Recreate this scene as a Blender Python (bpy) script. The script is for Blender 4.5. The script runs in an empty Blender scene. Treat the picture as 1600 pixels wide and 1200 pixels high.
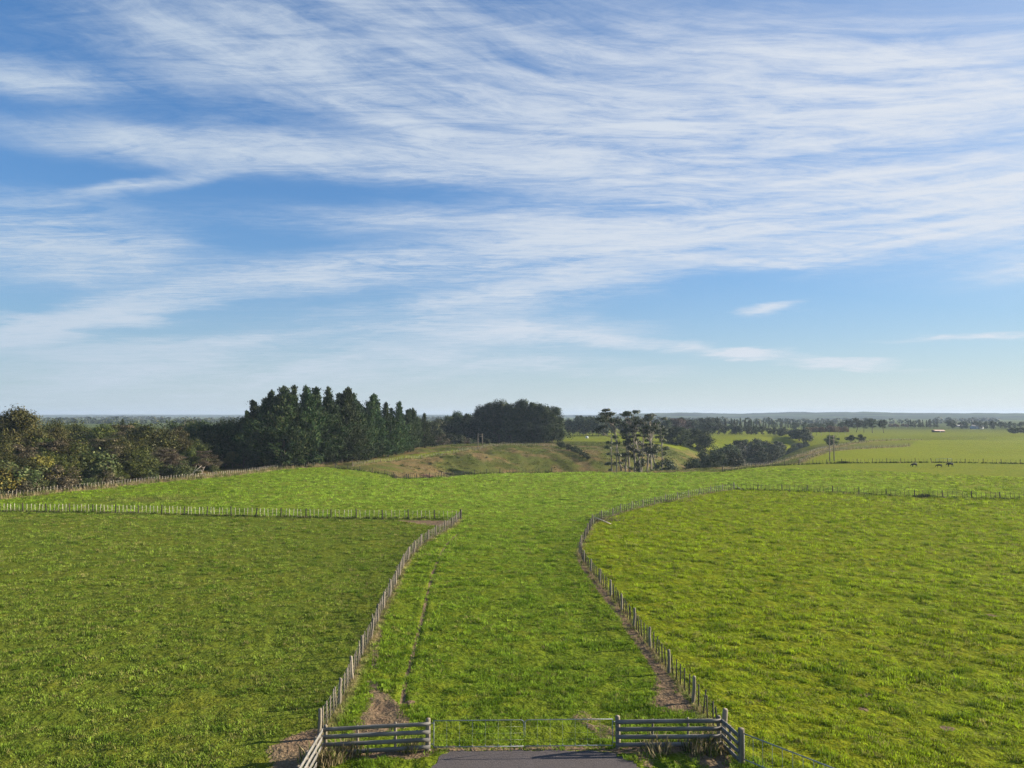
import bpy, math, random
import numpy as np
from mathutils import Vector

R = math.radians
scene = bpy.context.scene
COL = scene.collection

# ------------------------------------------------------------------ camera
CAM_Z, FPX, HOR = 13.5, 1100.0, 648.0
PITCH = math.atan((HOR - 600.0) / FPX)
cd = bpy.data.cameras.new("camera")
cd.sensor_width = 36.0
cd.lens = 36.0 * FPX / 1600.0
cd.clip_start, cd.clip_end = 0.1, 20000.0
cam = bpy.data.objects.new("camera", cd)
cam.location = (0, 0, CAM_Z)
cam.rotation_euler = (math.pi / 2 + PITCH, 0, 0)
COL.objects.link(cam)
scene.camera = cam

SUN_EL, SUN_AZ = R(19.0), R(75.0)           # azimuth measured from +Y towards +X
SUN = Vector((math.sin(SUN_AZ) * math.cos(SUN_EL), math.cos(SUN_AZ) * math.cos(SUN_EL), math.sin(SUN_EL)))

# ------------------------------------------------------------------ noise
def _hash(ix, iy, seed):
    h = (ix.astype(np.int64) * 374761393 + iy.astype(np.int64) * 668265263 + seed * 982451653) & 0x7FFFFFFF
    h = ((h ^ (h >> 13)) * 1274126177) & 0x7FFFFFFF
    h = (h ^ (h >> 16)) & 0xFFFF
    return h / 65535.0

def vnoise(x, y, seed=0):
    x = np.asarray(x, float); y = np.asarray(y, float)
    ix = np.floor(x); iy = np.floor(y)
    fx = x - ix; fy = y - iy
    fx = fx * fx * (3 - 2 * fx); fy = fy * fy * (3 - 2 * fy)
    a = _hash(ix, iy, seed); b = _hash(ix + 1, iy, seed)
    c = _hash(ix, iy + 1, seed); d = _hash(ix + 1, iy + 1, seed)
    return (a * (1 - fx) + b * fx) * (1 - fy) + (c * (1 - fx) + d * fx) * fy

def fbm(x, y, seed=0, octv=4):
    s = 0.0; a = 0.5; t = 0.0
    for k in range(octv):
        s = s + a * vnoise(x * 2 ** k, y * 2 ** k, seed + k * 17); t += a; a *= 0.5
    return s / t

def sstep(a, b, x):
    t = np.clip((x - a) / (b - a), 0, 1)
    return t * t * (3 - 2 * t)

# ------------------------------------------------------------------ terrain
GULLY = [(-34, 158, 0, 9), (-27, 172, 2.6, 10), (-16, 190, 4.5, 12), (-3, 204, 6.5, 16), (22, 217, 10.5, 18), (52, 228, 12, 16),
         (76, 262, 13, 14), (104, 325, 13, 15), (132, 380, 12, 15), (180, 410, 10, 14), (240, 420, 6, 14), (300, 425, 0, 14)]

def seg_dist(x, y, p, q):
    dx, dy = q[0] - p[0], q[1] - p[1]
    t = np.clip(((x - p[0]) * dx + (y - p[1]) * dy) / (dx * dx + dy * dy + 1e-9), 0, 1)
    return np.hypot(x - p[0] - t * dx, y - p[1] - t * dy), t

def poly_dist(x, y, pts):
    d = None
    for p, q in zip(pts[:-1], pts[1:]):
        e, _ = seg_dist(x, y, p, q)
        d = e if d is None else np.minimum(d, e)
    return d

RUT = None

def H(x, y, fine=False):
    x = np.asarray(x, float); y = np.asarray(y, float)
    r = np.hypot(x, y)
    g = np.zeros_like(r)
    for p, q in zip(GULLY[:-1], GULLY[1:]):
        d, t = seg_dist(x, y, p, q)
        dep = p[2] + (q[2] - p[2]) * t; sg = p[3] + (q[3] - p[3]) * t
        g = np.maximum(g, dep * np.exp(-d * d / (2 * sg * sg)))
    z = -g
    far = sstep(45, 120, r)
    z = z + far * 0.9 * (fbm(x / 55, y / 55, 3, 2) - 0.5)
    z = z + sstep(200, 320, r) * 1.6 * (fbm(x / 70, y / 70, 9, 3) - 0.5)
    z = z + 1.8 * np.exp(-(((x + 18) / 26) ** 2 + ((y - 268) / 30) ** 2))
    # slips and terraces on the gully sides
    rough = np.clip(g / 3.0, 0, 1) * sstep(182, 200, y)
    z = z + rough * 1.3 * (fbm(x / 8, y / 8, 21, 3) - 0.5)
    mound = np.exp(-(((x + 14) / 42) ** 2 + ((y - 252) / 48) ** 2)) * sstep(188, 205, y)
    z = z + mound * (1.5 * (fbm((x + y * .35) / 5.5, (y - x * .2) / 16, 23, 3) - .5) + .35 * (fbm(x / 2.4, y / 3.0, 25, 2) - .5))
    return z

def ray(px, py):
    a, b = (px - 800.0) / FPX, (600.0 - py) / FPX
    return np.array((a, math.cos(PITCH) - b * math.sin(PITCH), math.sin(PITCH) + b * math.cos(PITCH)))

def at_z(px, py, z=0.0):
    d = ray(px, py)
    t = (z - CAM_Z) / d[2]
    return float(d[0] * t), float(d[1] * t)

def at_y(px, py, Y):
    """point on the sight line at distance Y: gives x and z"""
    d = ray(px, py)
    t = Y / d[1]
    return float(d[0] * t), float(CAM_Z + d[2] * t)

def gnd(px, py):
    """the ground point seen there"""
    d = ray(px, py)
    t = 20.0
    prev = t
    while t < 3000:
        if CAM_Z + d[2] * t < float(H(d[0] * t, d[1] * t)):
            break
        prev = t; t *= 1.01
    a, b = prev, t
    for _ in range(30):
        m = (a + b) / 2
        if CAM_Z + d[2] * m < float(H(d[0] * m, d[1] * m)): b = m
        else: a = m
    return float(d[0] * b), float(d[1] * b)

def flat(pts):
    return [at_z(*p) for p in pts]

# ------------------------------------------------------------------ lines measured in the place (ground points)
LEFT_LANE = flat([(499, 1152), (520, 1120), (543, 1079), (558, 1042), (572, 1012), (581, 996), (594, 963), (603, 943),
                  (614, 925), (631, 885), (641, 871), (661, 851), (683, 837), (704, 825), (720, 811)])
LEFT_CROSS = flat([(720, 811), (640, 810.5), (560, 810), (440, 808), (330, 806.5), (250, 804), (180, 802.5), (100, 801), (0, 800), (-110, 799)])
RIGHT_LANE = flat([(1131, 1158), (1089, 1105), (1055, 1062), (1029, 1031), (1008, 1002), (988, 978), (958, 935), (944, 920), (933, 907), (922, 894),
                   (913, 882), (905, 869), (907, 858), (913, 846), (920, 832), (927, 818), (943, 811), (960, 805), (974, 799), (1000, 792), (1034, 784), (1077, 776), (1110, 770), (1147, 765)])
RIGHT_CROSS = flat([(1147, 765), (1181, 765.5), (1216, 767), (1253, 768), (1289, 769.5), (1327, 771.5), (1368, 773.5), (1410, 775.5), (1451, 777),
                    (1492, 778.5), (1534, 779.5), (1579, 780.5), (1700, 783)])
BUSH_EDGE = flat([(-90, 788), (2, 779), (36, 775.5), (85, 769), (159, 762.5), (200, 757.5), (250, 752.5), (325, 745.5), (399, 737),
                  (436, 731.5), (495, 727.5), (540, 721), (585, 714.5), (648, 707)])
def gnd_near(px, py, ymax=183):
    p = gnd(px, py)
    while p[1] > ymax:
        py += .4; p = gnd(px, py)
    return p
F_GULLY = [gnd_near(*p) for p in [(524, 729), (576, 733), (614, 738.5), (640, 743), (660, 746), (694, 742), (732, 734.5), (768, 731.5), (795, 732.5), (832, 734), (862, 735)]]
F_MOUND = [gnd(*p) for p in [(551, 729), (605, 722), (660, 716), (705, 710), (747, 704)]]
F_TOP = [gnd(*p) for p in [(747, 704), (772, 698), (820, 697), (870, 697)]]
F_RIGHT = flat([(1129, 736), (1168, 731), (1211, 726.5), (1255, 725.5), (1297, 724.5), (1360, 724), (1425, 723), (1486, 723), (1600, 724.5), (1720, 727)])
F_RIM = flat([(1164, 726), (1189, 719), (1225, 711), (1269, 704.5), (1297, 697.5), (1329, 693), (1360, 690.5), (1440, 686)])
F_TRACK = flat([(1250, 722), (1264, 714), (1295, 705), (1340, 702), (1420, 697)])
RUT = flat([(628, 1100), (634, 1062), (643, 1030), (652, 995), (662, 955), (669, 925), (676, 895), (688, 866), (700, 848), (714, 835)])

def inpoly(x, y, poly):
    x = np.asarray(x); y = np.asarray(y)
    c = np.zeros(x.shape, bool)
    n = len(poly)
    for i in range(n):
        x1, y1 = poly[i]; x2, y2 = poly[(i + 1) % n]
        if y1 == y2: continue
        c ^= ((y1 > y) != (y2 > y)) & (x < (x2 - x1) * (y - y1) / (y2 - y1) + x1)
    return c

P_LEFT = LEFT_LANE + LEFT_CROSS[1:] + [(-400, 97), (-400, -40), (-10, -40), (-8, 24)]
P_RIGHT = RIGHT_LANE + RIGHT_CROSS[1:] + [(400, 118), (400, -40), (14, -40), (12, 24)]
EDGE = [(-420, 100)] + BUSH_EDGE[:11] + F_GULLY + flat([(900, 735), (1000, 736), (1080, 736)]) + F_RIGHT + [(420, 190)]
P_FIELD = EDGE + [(420, -60), (-420, -60)]
P_FARR = F_RIGHT[2:] + [(420, 190), (700, 330)] + flat([(1500, 682), (1440, 686)]) + flat([(1420, 697), (1340, 702), (1295, 705), (1264, 714), (1250, 722)])
P_PLATEAU = flat([(868, 690), (920, 692), (1000, 694), (1060, 693), (1105, 689), (1110, 683), (1000, 676), (868, 676)])
P_MOUNDG = F_MOUND + [gnd(700, 705), gnd(640, 711), gnd(580, 719)]

DRIVE = flat([(660, 1215), (676, 1196), (690, 1180), (705, 1174.5), (760, 1173), (830, 1172), (915, 1172.5), (955, 1177), (988, 1189), (1012, 1215)])
DRIVE = [(DRIVE[0][0] + .4, 14.0)] + DRIVE + [(DRIVE[-1][0] - .3, 14.0)]

C_LANE = np.array((0.122, 0.172, 0.014))
C_LEFT = np.array((0.114, 0.150, 0.018))
C_RIGHT = np.array((0.165, 0.206, 0.010))
C_FIELD = np.array((0.166, 0.226, 0.026))
C_FAR = np.array((0.190, 0.232, 0.018))
C_BROWN = np.array((0.150, 0.118, 0.055))
C_ROUGH = np.array((0.095, 0.110, 0.028))
C_PLAIN = np.array((0.075, 0.105, 0.025))
C_STRAW = np.array((0.270, 0.210, 0.115))

D_PATCH = [  # bare earth polygons
    flat([(574, 1060), (590, 1068), (606, 1082), (626, 1104), (648, 1133), (600, 1150), (548, 1152), (556, 1128), (575, 1100)]),
    flat([(1026, 1046), (1046, 1058), (1062, 1078), (1092, 1112), (1070, 1118), (1012, 1106)]),
    flat([(418, 1172), (446, 1150), (498, 1136), (512, 1150), (478, 1200), (465, 1226), (430, 1226)]),
    flat([(1085, 1142), (1125, 1150), (1150, 1190), (1120, 1225), (1075, 1180)]),
    flat([(612, 812.5), (718, 813), (706, 820), (690, 824), (650, 818)]),
]
D_LINES = [(flat([(906, 872), (915, 890), (938, 920), (970, 962), (1003, 1008), (1030, 1046), (1050, 1075)]), 0.36, .9),
           (flat([(912, 1120), (952, 1146)]), .7, .52), (RUT, 0.12, .95),
           (flat([(585, 1045), (588, 1012), (592, 985)]), 0.25, 0.6),
           (flat([(655, 1171), (700, 1171.5), (920, 1169), (1000, 1174), (1012, 1195)]), 0.35, 0.6),
           (flat([(508, 1183), (560, 1180), (665, 1177)]), 0.4, 0.75),
           (flat([(966, 1173), (1060, 1171), (1125, 1169)]), 0.4, 0.75)]
D_SPOTS = [(*at_z(1355, 1086), .35), (*at_z(1349, 1108), .28), (*at_z(1480, 1138), .33), (*at_z(1550, 962), .4), (*at_z(1395, 893), .35), (*at_z(640, 1100), .3)]

def dirt(x, y):
    w = np.zeros_like(x)
    m = (y < 130) & (y > 5)
    xs, ys = x[m], y[m]
    a = np.zeros_like(xs)
    for P in D_PATCH:
        ins = inpoly(xs, ys, P)
        d = poly_dist(xs, ys, P + [P[0]])
        sd = np.where(ins, d, -d)
        a = np.maximum(a, sstep(-0.5, 0.6, sd))
    for L, wd, amp in D_LINES:
        d = poly_dist(xs, ys, L)
        a = np.maximum(a, amp * (1 - sstep(wd * .4, wd * 1.5, d)))
    for cx, cy, rr in D_SPOTS:
        a = np.maximum(a, 1 - sstep(rr * .4, rr * 1.4, np.hypot(xs - cx, (ys - cy))))
    w[m] = a
    return w

STRAW = [(BUSH_EDGE, 1.6, 1.0), (F_GULLY[5:], 1.0, .6), (LEFT_LANE, .35, .55), (RIGHT_LANE, .35, .4), (LEFT_CROSS, .25, .25), (F_RIM, 2.2, .75), (F_TRACK, 1.5, .5), (F_MOUND, 1.0, .4)]

def straw(x, y):
    a = np.zeros_like(x)
    for L, wd, amp in STRAW:
        L = np.array(L)
        m = (x > L[:, 0].min() - 8) & (x < L[:, 0].max() + 8) & (y > L[:, 1].min() - 8) & (y < L[:, 1].max() + 8)
        d = poly_dist(x[m], y[m], [tuple(p) for p in L])
        a[m] = np.maximum(a[m], amp * (1 - sstep(wd * .5, wd * 1.6, d)))
    return a

def tint(x, y):
    """albedo of the sward at ground points; soil, straw and rough pasture differ by paddock"""
    shp = x.shape
    c = np.empty(shp + (3,))
    r = np.hypot(x, y)
    n1 = fbm(x / 14, y / 14, 31, 4)[..., None]
    n2 = fbm(x / 5, y / 5, 41, 4)[..., None]
    brown = C_BROWN * (0.6 + .8 * n2) * sstep(.46, .64, n1 * .4 + n2 * .6) + C_ROUGH * (.6 + .8 * n1) * (1 - sstep(.46, .64, n1 * .4 + n2 * .6))
    plain = C_PLAIN * (0.6 + 0.9 * fbm(x / 160, y / 260, 51, 3)[..., None])
    c[:] = np.where((r < 420)[..., None], brown, plain)
    hf = sstep(300, 420, r)[..., None]
    c[:] = brown * (1 - hf) + (C_FAR * .85) * hf
    pf = sstep(560, 900, r)[..., None]
    c[:] = c * (1 - pf) + plain * pf
    tocentre = sstep(20, 60, x)[..., None] * sstep(190, 215, y)[..., None] * (1 - sstep(225, 245, y))[..., None]
    c[:] = c * (1 - tocentre) + C_ROUGH * 1.15 * tocentre
    for P, cc in ((P_PLATEAU, C_FAR * .85), (P_FARR, C_FAR), (P_MOUNDG, C_FAR * .8)):
        c[inpoly(x, y, P)] = cc
    f = inpoly(x, y, P_FIELD)
    t = sstep(45, 130, r)[..., None]
    fld = C_LANE * (1 - t) + C_FIELD * t
    rt = sstep(20, 120, x)[..., None]
    fld = fld * (1 - rt) + (C_FAR * .95) * rt
    lf = sstep(20, 70, -x)[..., None]
    fld = fld * (1 - lf) + (C_LANE * 1.08) * lf
    # swale with painted-in shade, and an old scrape beside the left fence
    sw = np.exp(-(((x + 24) / 16) ** 2 + ((y - 158) / 13) ** 2))[..., None] * .3
    fld = fld * (1 - sw) + C_LANE * .75 * sw
    sc = np.exp(-(((x + 57) / 9) ** 2 + ((y - 112) / 4.5) ** 2))[..., None] * .6
    fld = fld * (1 - sc) + np.array((.11, .1, .035)) * sc
    c[f] = fld[f]
    c[inpoly(x, y, P_LEFT)] = C_LEFT
    c[inpoly(x, y, P_RIGHT)] = C_RIGHT
    s = straw(x, y)[..., None]
    c = c * (1 - s) + C_STRAW * (.8 + .4 * n2) * s
    return c

# ------------------------------------------------------------------ mesh helpers
def new_mesh(name, verts, faces=None, quads=None, tris=None, mats=(), midx=None, smooth=False):
    me = bpy.data.meshes.new(name)
    verts = np.asarray(verts, np.float32).reshape(-1, 3)
    loops, starts = [], []
    n = 0
    if quads is not None and len(quads):
        q = np.asarray(quads, np.int32).reshape(-1, 4); loops.append(q.ravel()); starts.append(np.arange(len(q)) * 4 + n); n += q.size
    if tris is not None and len(tris):
        q = np.asarray(tris, np.int32).reshape(-1, 3); loops.append(q.ravel()); starts.append(np.arange(len(q)) * 3 + n); n += q.size
    me.vertices.add(len(verts)); me.vertices.foreach_set("co", verts.ravel())
    if n:
        lp = np.concatenate(loops).astype(np.int32); st = np.concatenate(starts).astype(np.int32)
        me.loops.add(len(lp)); me.loops.foreach_set("vertex_index", lp)
        me.polygons.add(len(st)); me.polygons.foreach_set("loop_start", st)
        if smooth: me.polygons.foreach_set("use_smooth", np.ones(len(st), bool))
        if midx is not None: me.polygons.foreach_set("material_index", np.asarray(midx, np.int32))
    for m in mats: me.materials.append(m)
    me.update(calc_edges=True); me.validate()
    return me

class MB:
    """collects boxes, tubes and cards, then links them as one mesh"""
    def __init__(s): s.v, s.q, s.t, s.n = [], [], [], 0
    def add(s, v, q=None, t=None):
        v = np.asarray(v, float).reshape(-1, 3)
        if q is not None and len(q): s.q.append(np.asarray(q, int).reshape(-1, 4) + s.n)
        if t is not None and len(t): s.t.append(np.asarray(t, int).reshape(-1, 3) + s.n)
        s.v.append(v); s.n += len(v)
    def box(s, c, half, ax=None, ch=0.0):
        c = np.asarray(c, float); X, Y, Z = ax if ax is not None else np.eye(3)
        h = np.asarray(half, float)
        v = []
        for sz in (-1, 1):
            for sx, sy in ((-1, -1), (1, -1), (1, 1), (-1, 1)):
                v.append(c + np.asarray(X) * h[0] * sx + np.asarray(Y) * h[1] * sy + np.asarray(Z) * h[2] * sz)
        s.add(v, [(0, 3, 2, 1), (4, 5, 6, 7), (0, 1, 5, 4), (1, 2, 6, 5), (2, 3, 7, 6), (3, 0, 4, 7)])
    def tube(s, pts, rad, n=6, cap=True):
        pts = np.asarray(pts, float); m = len(pts)
        rad = np.broadcast_to(np.asarray(rad, float), (m,))
        d = np.gradient(pts, axis=0); d /= np.linalg.norm(d, axis=1)[:, None] + 1e-9
        ref = np.array((0, 0, 1.0)) if abs(d[:, 2]).mean() < .8 else np.array((1.0, 0, 0))
        u = np.cross(d, ref); u /= np.linalg.norm(u, axis=1)[:, None] + 1e-9
        w = np.cross(d, u)
        a = np.arange(n) * 2 * math.pi / n
        ring = pts[:, None, :] + rad[:, None, None] * (u[:, None, :] * np.cos(a)[None, :, None] + w[:, None, :] * np.sin(a)[None, :, None])
        v = ring.reshape(-1, 3)
        q = []
        for i in range(m - 1):
            for k in range(n):
                k2 = (k + 1) % n
                q.append((i * n + k, i * n + k2, (i + 1) * n + k2, (i + 1) * n + k))
        t = []
        if cap:
            v = np.vstack([v, pts[:1], pts[-1:]])
            c0, c1 = m * n, m * n + 1
            for k in range(n):
                k2 = (k + 1) % n
                t.append((c0, k2, k)); t.append((c1, (m - 1) * n + k, (m - 1) * n + k2))
        s.add(v, q, t)
    def cards(s, c, nrm, along, L, W, rng):
        """leaf-sized faces: centre, facing, long axis, length, width"""
        c = np.asarray(c, float)
        nrm = nrm / (np.linalg.norm(nrm, axis=1)[:, None] + 1e-9)
        al = along - nrm * (along * nrm).sum(1)[:, None]
        al /= np.linalg.norm(al, axis=1)[:, None] + 1e-9
        sd = np.cross(nrm, al)
        L = np.broadcast_to(L, (len(c),))[:, None]; W = np.broadcast_to(W, (len(c),))[:, None]
        b = rng.uniform(-.25, .25, (len(c), 1)) * L
        v = np.stack([c - al * L * .5, c + sd * W * .5 + al * b, c + al * L * .5 + nrm * L * .12, c - sd * W * .5 + al * b], 1)
        q = np.arange(len(c) * 4).reshape(-1, 4)
        s.add(v.reshape(-1, 3), q)
    def mesh(s, name, mat, smooth=False):
        return new_mesh(name, np.vstack(s.v), quads=np.vstack(s.q) if s.q else None, tris=np.vstack(s.t) if s.t else None,
                        mats=[mat] if mat else [], smooth=smooth)
    def build(s, name, mat, parent=None, smooth=False):
        return link(name, s.mesh(name, mat, smooth), parent)

def link(name, data, parent=None, loc=(0, 0, 0)):
    o = bpy.data.objects.new(name, data)
    o.location = loc
    if parent: o.parent = parent
    COL.objects.link(o)
    return o

def tag(o, label=None, cat=None, group=None, kind=None):
    if label: o["label"] = label
    if cat: o["category"] = cat
    if group: o["group"] = group
    if kind: o["kind"] = kind
    return o

def empty(name, loc, rz=0.0):
    o = bpy.data.objects.new(name, None)
    o.empty_display_size = 0.2
    o.location = loc; o.rotation_euler = (0, 0, rz)
    COL.objects.link(o)
    return o

# ------------------------------------------------------------------ materials
def mat(name):
    m = bpy.data.materials.new(name); m.use_nodes = True
    nt = m.node_tree; nt.nodes.clear()
    out = nt.nodes.new("ShaderNodeOutputMaterial")
    bs = nt.nodes.new("ShaderNodeBsdfPrincipled")
    nt.links.new(bs.outputs[0], out.inputs[0])
    return m, nt, bs, out

def nd(nt, typ, **kw):
    n = nt.nodes.new(typ)
    for k, v in kw.items():
        if k.startswith("i_"):
            key = k[2:]
            n.inputs[int(key) if key.isdigit() else key.replace("_", " ")].default_value = v
        else: setattr(n, k, v)
    return n

def noise_fac(nt, vec, scale, detail=3, rough=.55, lo=.3, hi=.7):
    n = nd(nt, "ShaderNodeTexNoise"); n.inputs["Scale"].default_value = scale
    n.inputs["Detail"].default_value = detail; n.inputs["Roughness"].default_value = rough
    if vec is not None: nt.links.new(vec, n.inputs["Vector"])
    m = nd(nt, "ShaderNodeMapRange"); m.inputs[1].default_value = lo; m.inputs[2].default_value = hi
    nt.links.new(n.outputs["Fac"], m.inputs[0])
    return m.outputs[0]

def mixc(nt, fac, a, b, blend="MIX"):
    m = nd(nt, "ShaderNodeMix", data_type="RGBA", blend_type=blend)
    for sock, val in ((m.inputs[0], fac), (m.inputs[6], a), (m.inputs[7], b)):
        if hasattr(val, "is_linked"): nt.links.new(val, sock)
        elif isinstance(val, (int, float)): sock.default_value = val
        else: sock.default_value = (*val, 1)
    return m.outputs[2]

def mth(nt, op, a, b=None, c=None, clamp=False):
    m = nd(nt, "ShaderNodeMath", operation=op, use_clamp=clamp)
    for i, val in enumerate((a, b, c)):
        if val is None: continue
        if hasattr(val, "is_linked"): nt.links.new(val, m.inputs[i])
        else: m.inputs[i].default_value = val
    return m.outputs[0]

def foliage_mat(name, ca, cb, cc=None, trans=.25, rough=.6, amt=.3, isl=.7):
    m, nt, bs, out = mat(name)
    geo = nd(nt, "ShaderNodeNewGeometry"); oi = nd(nt, "ShaderNodeObjectInfo"); tc = nd(nt, "ShaderNodeTexCoord")
    big = noise_fac(nt, tc.outputs["Object"], .45, 2, .5, .35, .65)
    col = mixc(nt, big, ca, cb)
    if cc: 
        f = mth(nt, "GREATER_THAN", geo.outputs["Random Per Island"], 1 - amt)
        col = mixc(nt, f, col, cc)
    hv = nd(nt, "ShaderNodeHueSaturation")
    nt.links.new(col, hv.inputs["Color"])
    v = mth(nt, "MULTIPLY_ADD", geo.outputs["Random Per Island"], isl, .97 - isl / 2)
    v2 = mth(nt, "MULTIPLY_ADD", oi.outputs["Random"], .70, .65)
    nt.links.new(mth(nt, "MULTIPLY", v, v2), hv.inputs["Value"])
    nt.links.new(mth(nt, "MULTIPLY_ADD", oi.outputs["Random"], .05, .475), hv.inputs["Hue"])
    nt.links.new(hv.outputs[0], bs.inputs["Base Color"])
    bs.inputs["Roughness"].default_value = rough
    bs.inputs["Specular IOR Level"].default_value = .12
    tr = nd(nt, "ShaderNodeBsdfTranslucent"); nt.links.new(hv.outputs[0], tr.inputs[0])
    mx = nd(nt, "ShaderNodeMixShader"); mx.inputs[0].default_value = trans
    nt.links.new(bs.outputs[0], mx.inputs[1]); nt.links.new(tr.outputs[0], mx.inputs[2])
    nt.links.new(mx.outputs[0], out.inputs[0])
    return m

def rough_mat(name, ca, cb, scale=6, rough=.85, bump=.3, stretch=(1, 1, 1), spec=.25, metal=0, rand=.3):
    m, nt, bs, out = mat(name)
    tc = nd(nt, "ShaderNodeTexCoord"); mp = nd(nt, "ShaderNodeMapping"); mp.inputs["Scale"].default_value = stretch
    oi = nd(nt, "ShaderNodeObjectInfo")
    off = nd(nt, "ShaderNodeVectorMath", operation="ADD")
    cmb = nd(nt, "ShaderNodeCombineXYZ")
    nt.links.new(mth(nt, "MULTIPLY", oi.outputs["Random"], 37.0), cmb.inputs[0])
    nt.links.new(tc.outputs["Object"], off.inputs[0]); nt.links.new(cmb.outputs[0], off.inputs[1])
    nt.links.new(off.outputs[0], mp.inputs[0])
    f = noise_fac(nt, mp.outputs[0], scale, 5, .6, .3, .7)
    col = mixc(nt, f, ca, cb)
    hv = nd(nt, "ShaderNodeHueSaturation"); nt.links.new(col, hv.inputs["Color"])
    nt.links.new(mth(nt, "MULTIPLY_ADD", oi.outputs["Random"], rand * 2, 1 - rand), hv.inputs["Value"])
    nt.links.new(hv.outputs[0], bs.inputs["Base Color"])
    bs.inputs["Roughness"].default_value = rough; bs.inputs["Specular IOR Level"].default_value = spec; bs.inputs["Metallic"].default_value = metal
    if bump:
        b = nd(nt, "ShaderNodeBump"); b.inputs["Strength"].default_value = bump; b.inputs["Distance"].default_value = .02
        nt.links.new(f, b.inputs["Height"]); nt.links.new(b.outputs[0], bs.inputs["Normal"])
    return m

M = {}
M["pine"] = foliage_mat("pine_needles", (.020, .040, .012), (.034, .055, .014), (.050, .060, .018), .12, .7, .15, .4)
M["macro"] = foliage_mat("cypress_foliage", (.022, .040, .012), (.038, .056, .015), (.056, .064, .020), .12, .7, .15, .45)
M["native"] = foliage_mat("broadleaf_foliage", (.032, .044, .010), (.058, .068, .014), (.092, .090, .020), .2, .5, .25)
M["olive"] = foliage_mat("olive_foliage", (.048, .056, .015), (.070, .068, .018), (.098, .086, .026), .22, .55, .3)
M["brownish"] = foliage_mat("brown_foliage", (.048, .042, .022), (.076, .058, .031), (.110, .086, .052), .2, .6, .3)
M["yellow"] = foliage_mat("yellow_foliage", (.110, .105, .018), (.150, .125, .024), (.190, .150, .035), .25, .5, .3)
M["shrub"] = foliage_mat("shrub_foliage", (.040, .058, .018), (.062, .078, .022), (.090, .098, .034), .2, .6, .3)
M["gum"] = foliage_mat("gum_foliage", (.028, .042, .016), (.046, .058, .022), (.070, .078, .034), .2, .45, .25)
M["fardark"] = foliage_mat("far_tree_foliage", (.022, .036, .014), (.038, .052, .018), (.062, .066, .026), .15, .65, .25)
M["twig"] = foliage_mat("bare_twigs", (.125, .085, .055), (.165, .115, .075), (.200, .150, .105), .1, .8, .3)
M["bark"] = rough_mat("dark_bark", (.060, .045, .033), (.120, .095, .072), 8, .95, .5, (1, 1, .3))
M["palebark"] = rough_mat("pale_bark", (.20, .165, .125), (.46, .41, .34), 3, .8, .3, (1, 1, .4))
M["gumbark"] = rough_mat("gum_bark", (.11, .09, .068), (.36, .31, .25), 3, .8, .3, (1, 1, .4))
M["deadwood"] = rough_mat("dead_wood", (.24, .20, .165), (.42, .37, .32), 5, .9, .3, (1, 1, .3))
M["post"] = rough_mat("weathered_post", (.125, .105, .078), (.270, .228, .170), 9, .9, .4, (1, 1, .12), rand=.25)
M["darkpost"] = rough_mat("dark_post", (.035, .030, .024), (.085, .072, .055), 9, .9, .4, (1, 1, .12), rand=.25)  # dark timber, with the shaded side of the posts put into the colour
M["batten"] = rough_mat("fence_batten", (.270, .240, .180), (.460, .415, .325), 9, .85, .3, (1, 1, .12), rand=.2)
M["rail"] = rough_mat("grey_board", (.100, .094, .084), (.225, .210, .188), 5, .85, .35, (.15, 1, 1), rand=.12)
M["galv"] = rough_mat("galvanised_steel", (.17, .19, .20), (.27, .29, .30), 14, .7, .05, (1, 1, 1), .15, .0, rand=.06)
M["wire"] = rough_mat("fence_wire", (.16, .17, .16), (.26, .27, .26), 10, .5, 0, (1, 1, 1), .5, .7, rand=.05)
M["white"] = rough_mat("white_paint", (.70, .70, .68), (.82, .82, .80), 6, .5, .05)
M["roofgrey"] = rough_mat("grey_roof", (.20, .20, .21), (.30, .30, .31), 6, .6, .1)
M["roofred"] = rough_mat("rust_roof", (.13, .075, .06), (.19, .11, .085), 6, .7, .1)
M["cow"] = rough_mat("black_hide", (.010, .009, .008), (.024, .021, .018), 4, .6, .1, rand=.1)
M["clay"] = rough_mat("red_clay", (.10, .045, .025), (.28, .15, .085), 2.2, .95, .8, rand=.05)
M["conc"] = rough_mat("old_concrete", (.20, .195, .18), (.32, .31, .29), 5, .9, .3)

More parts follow.
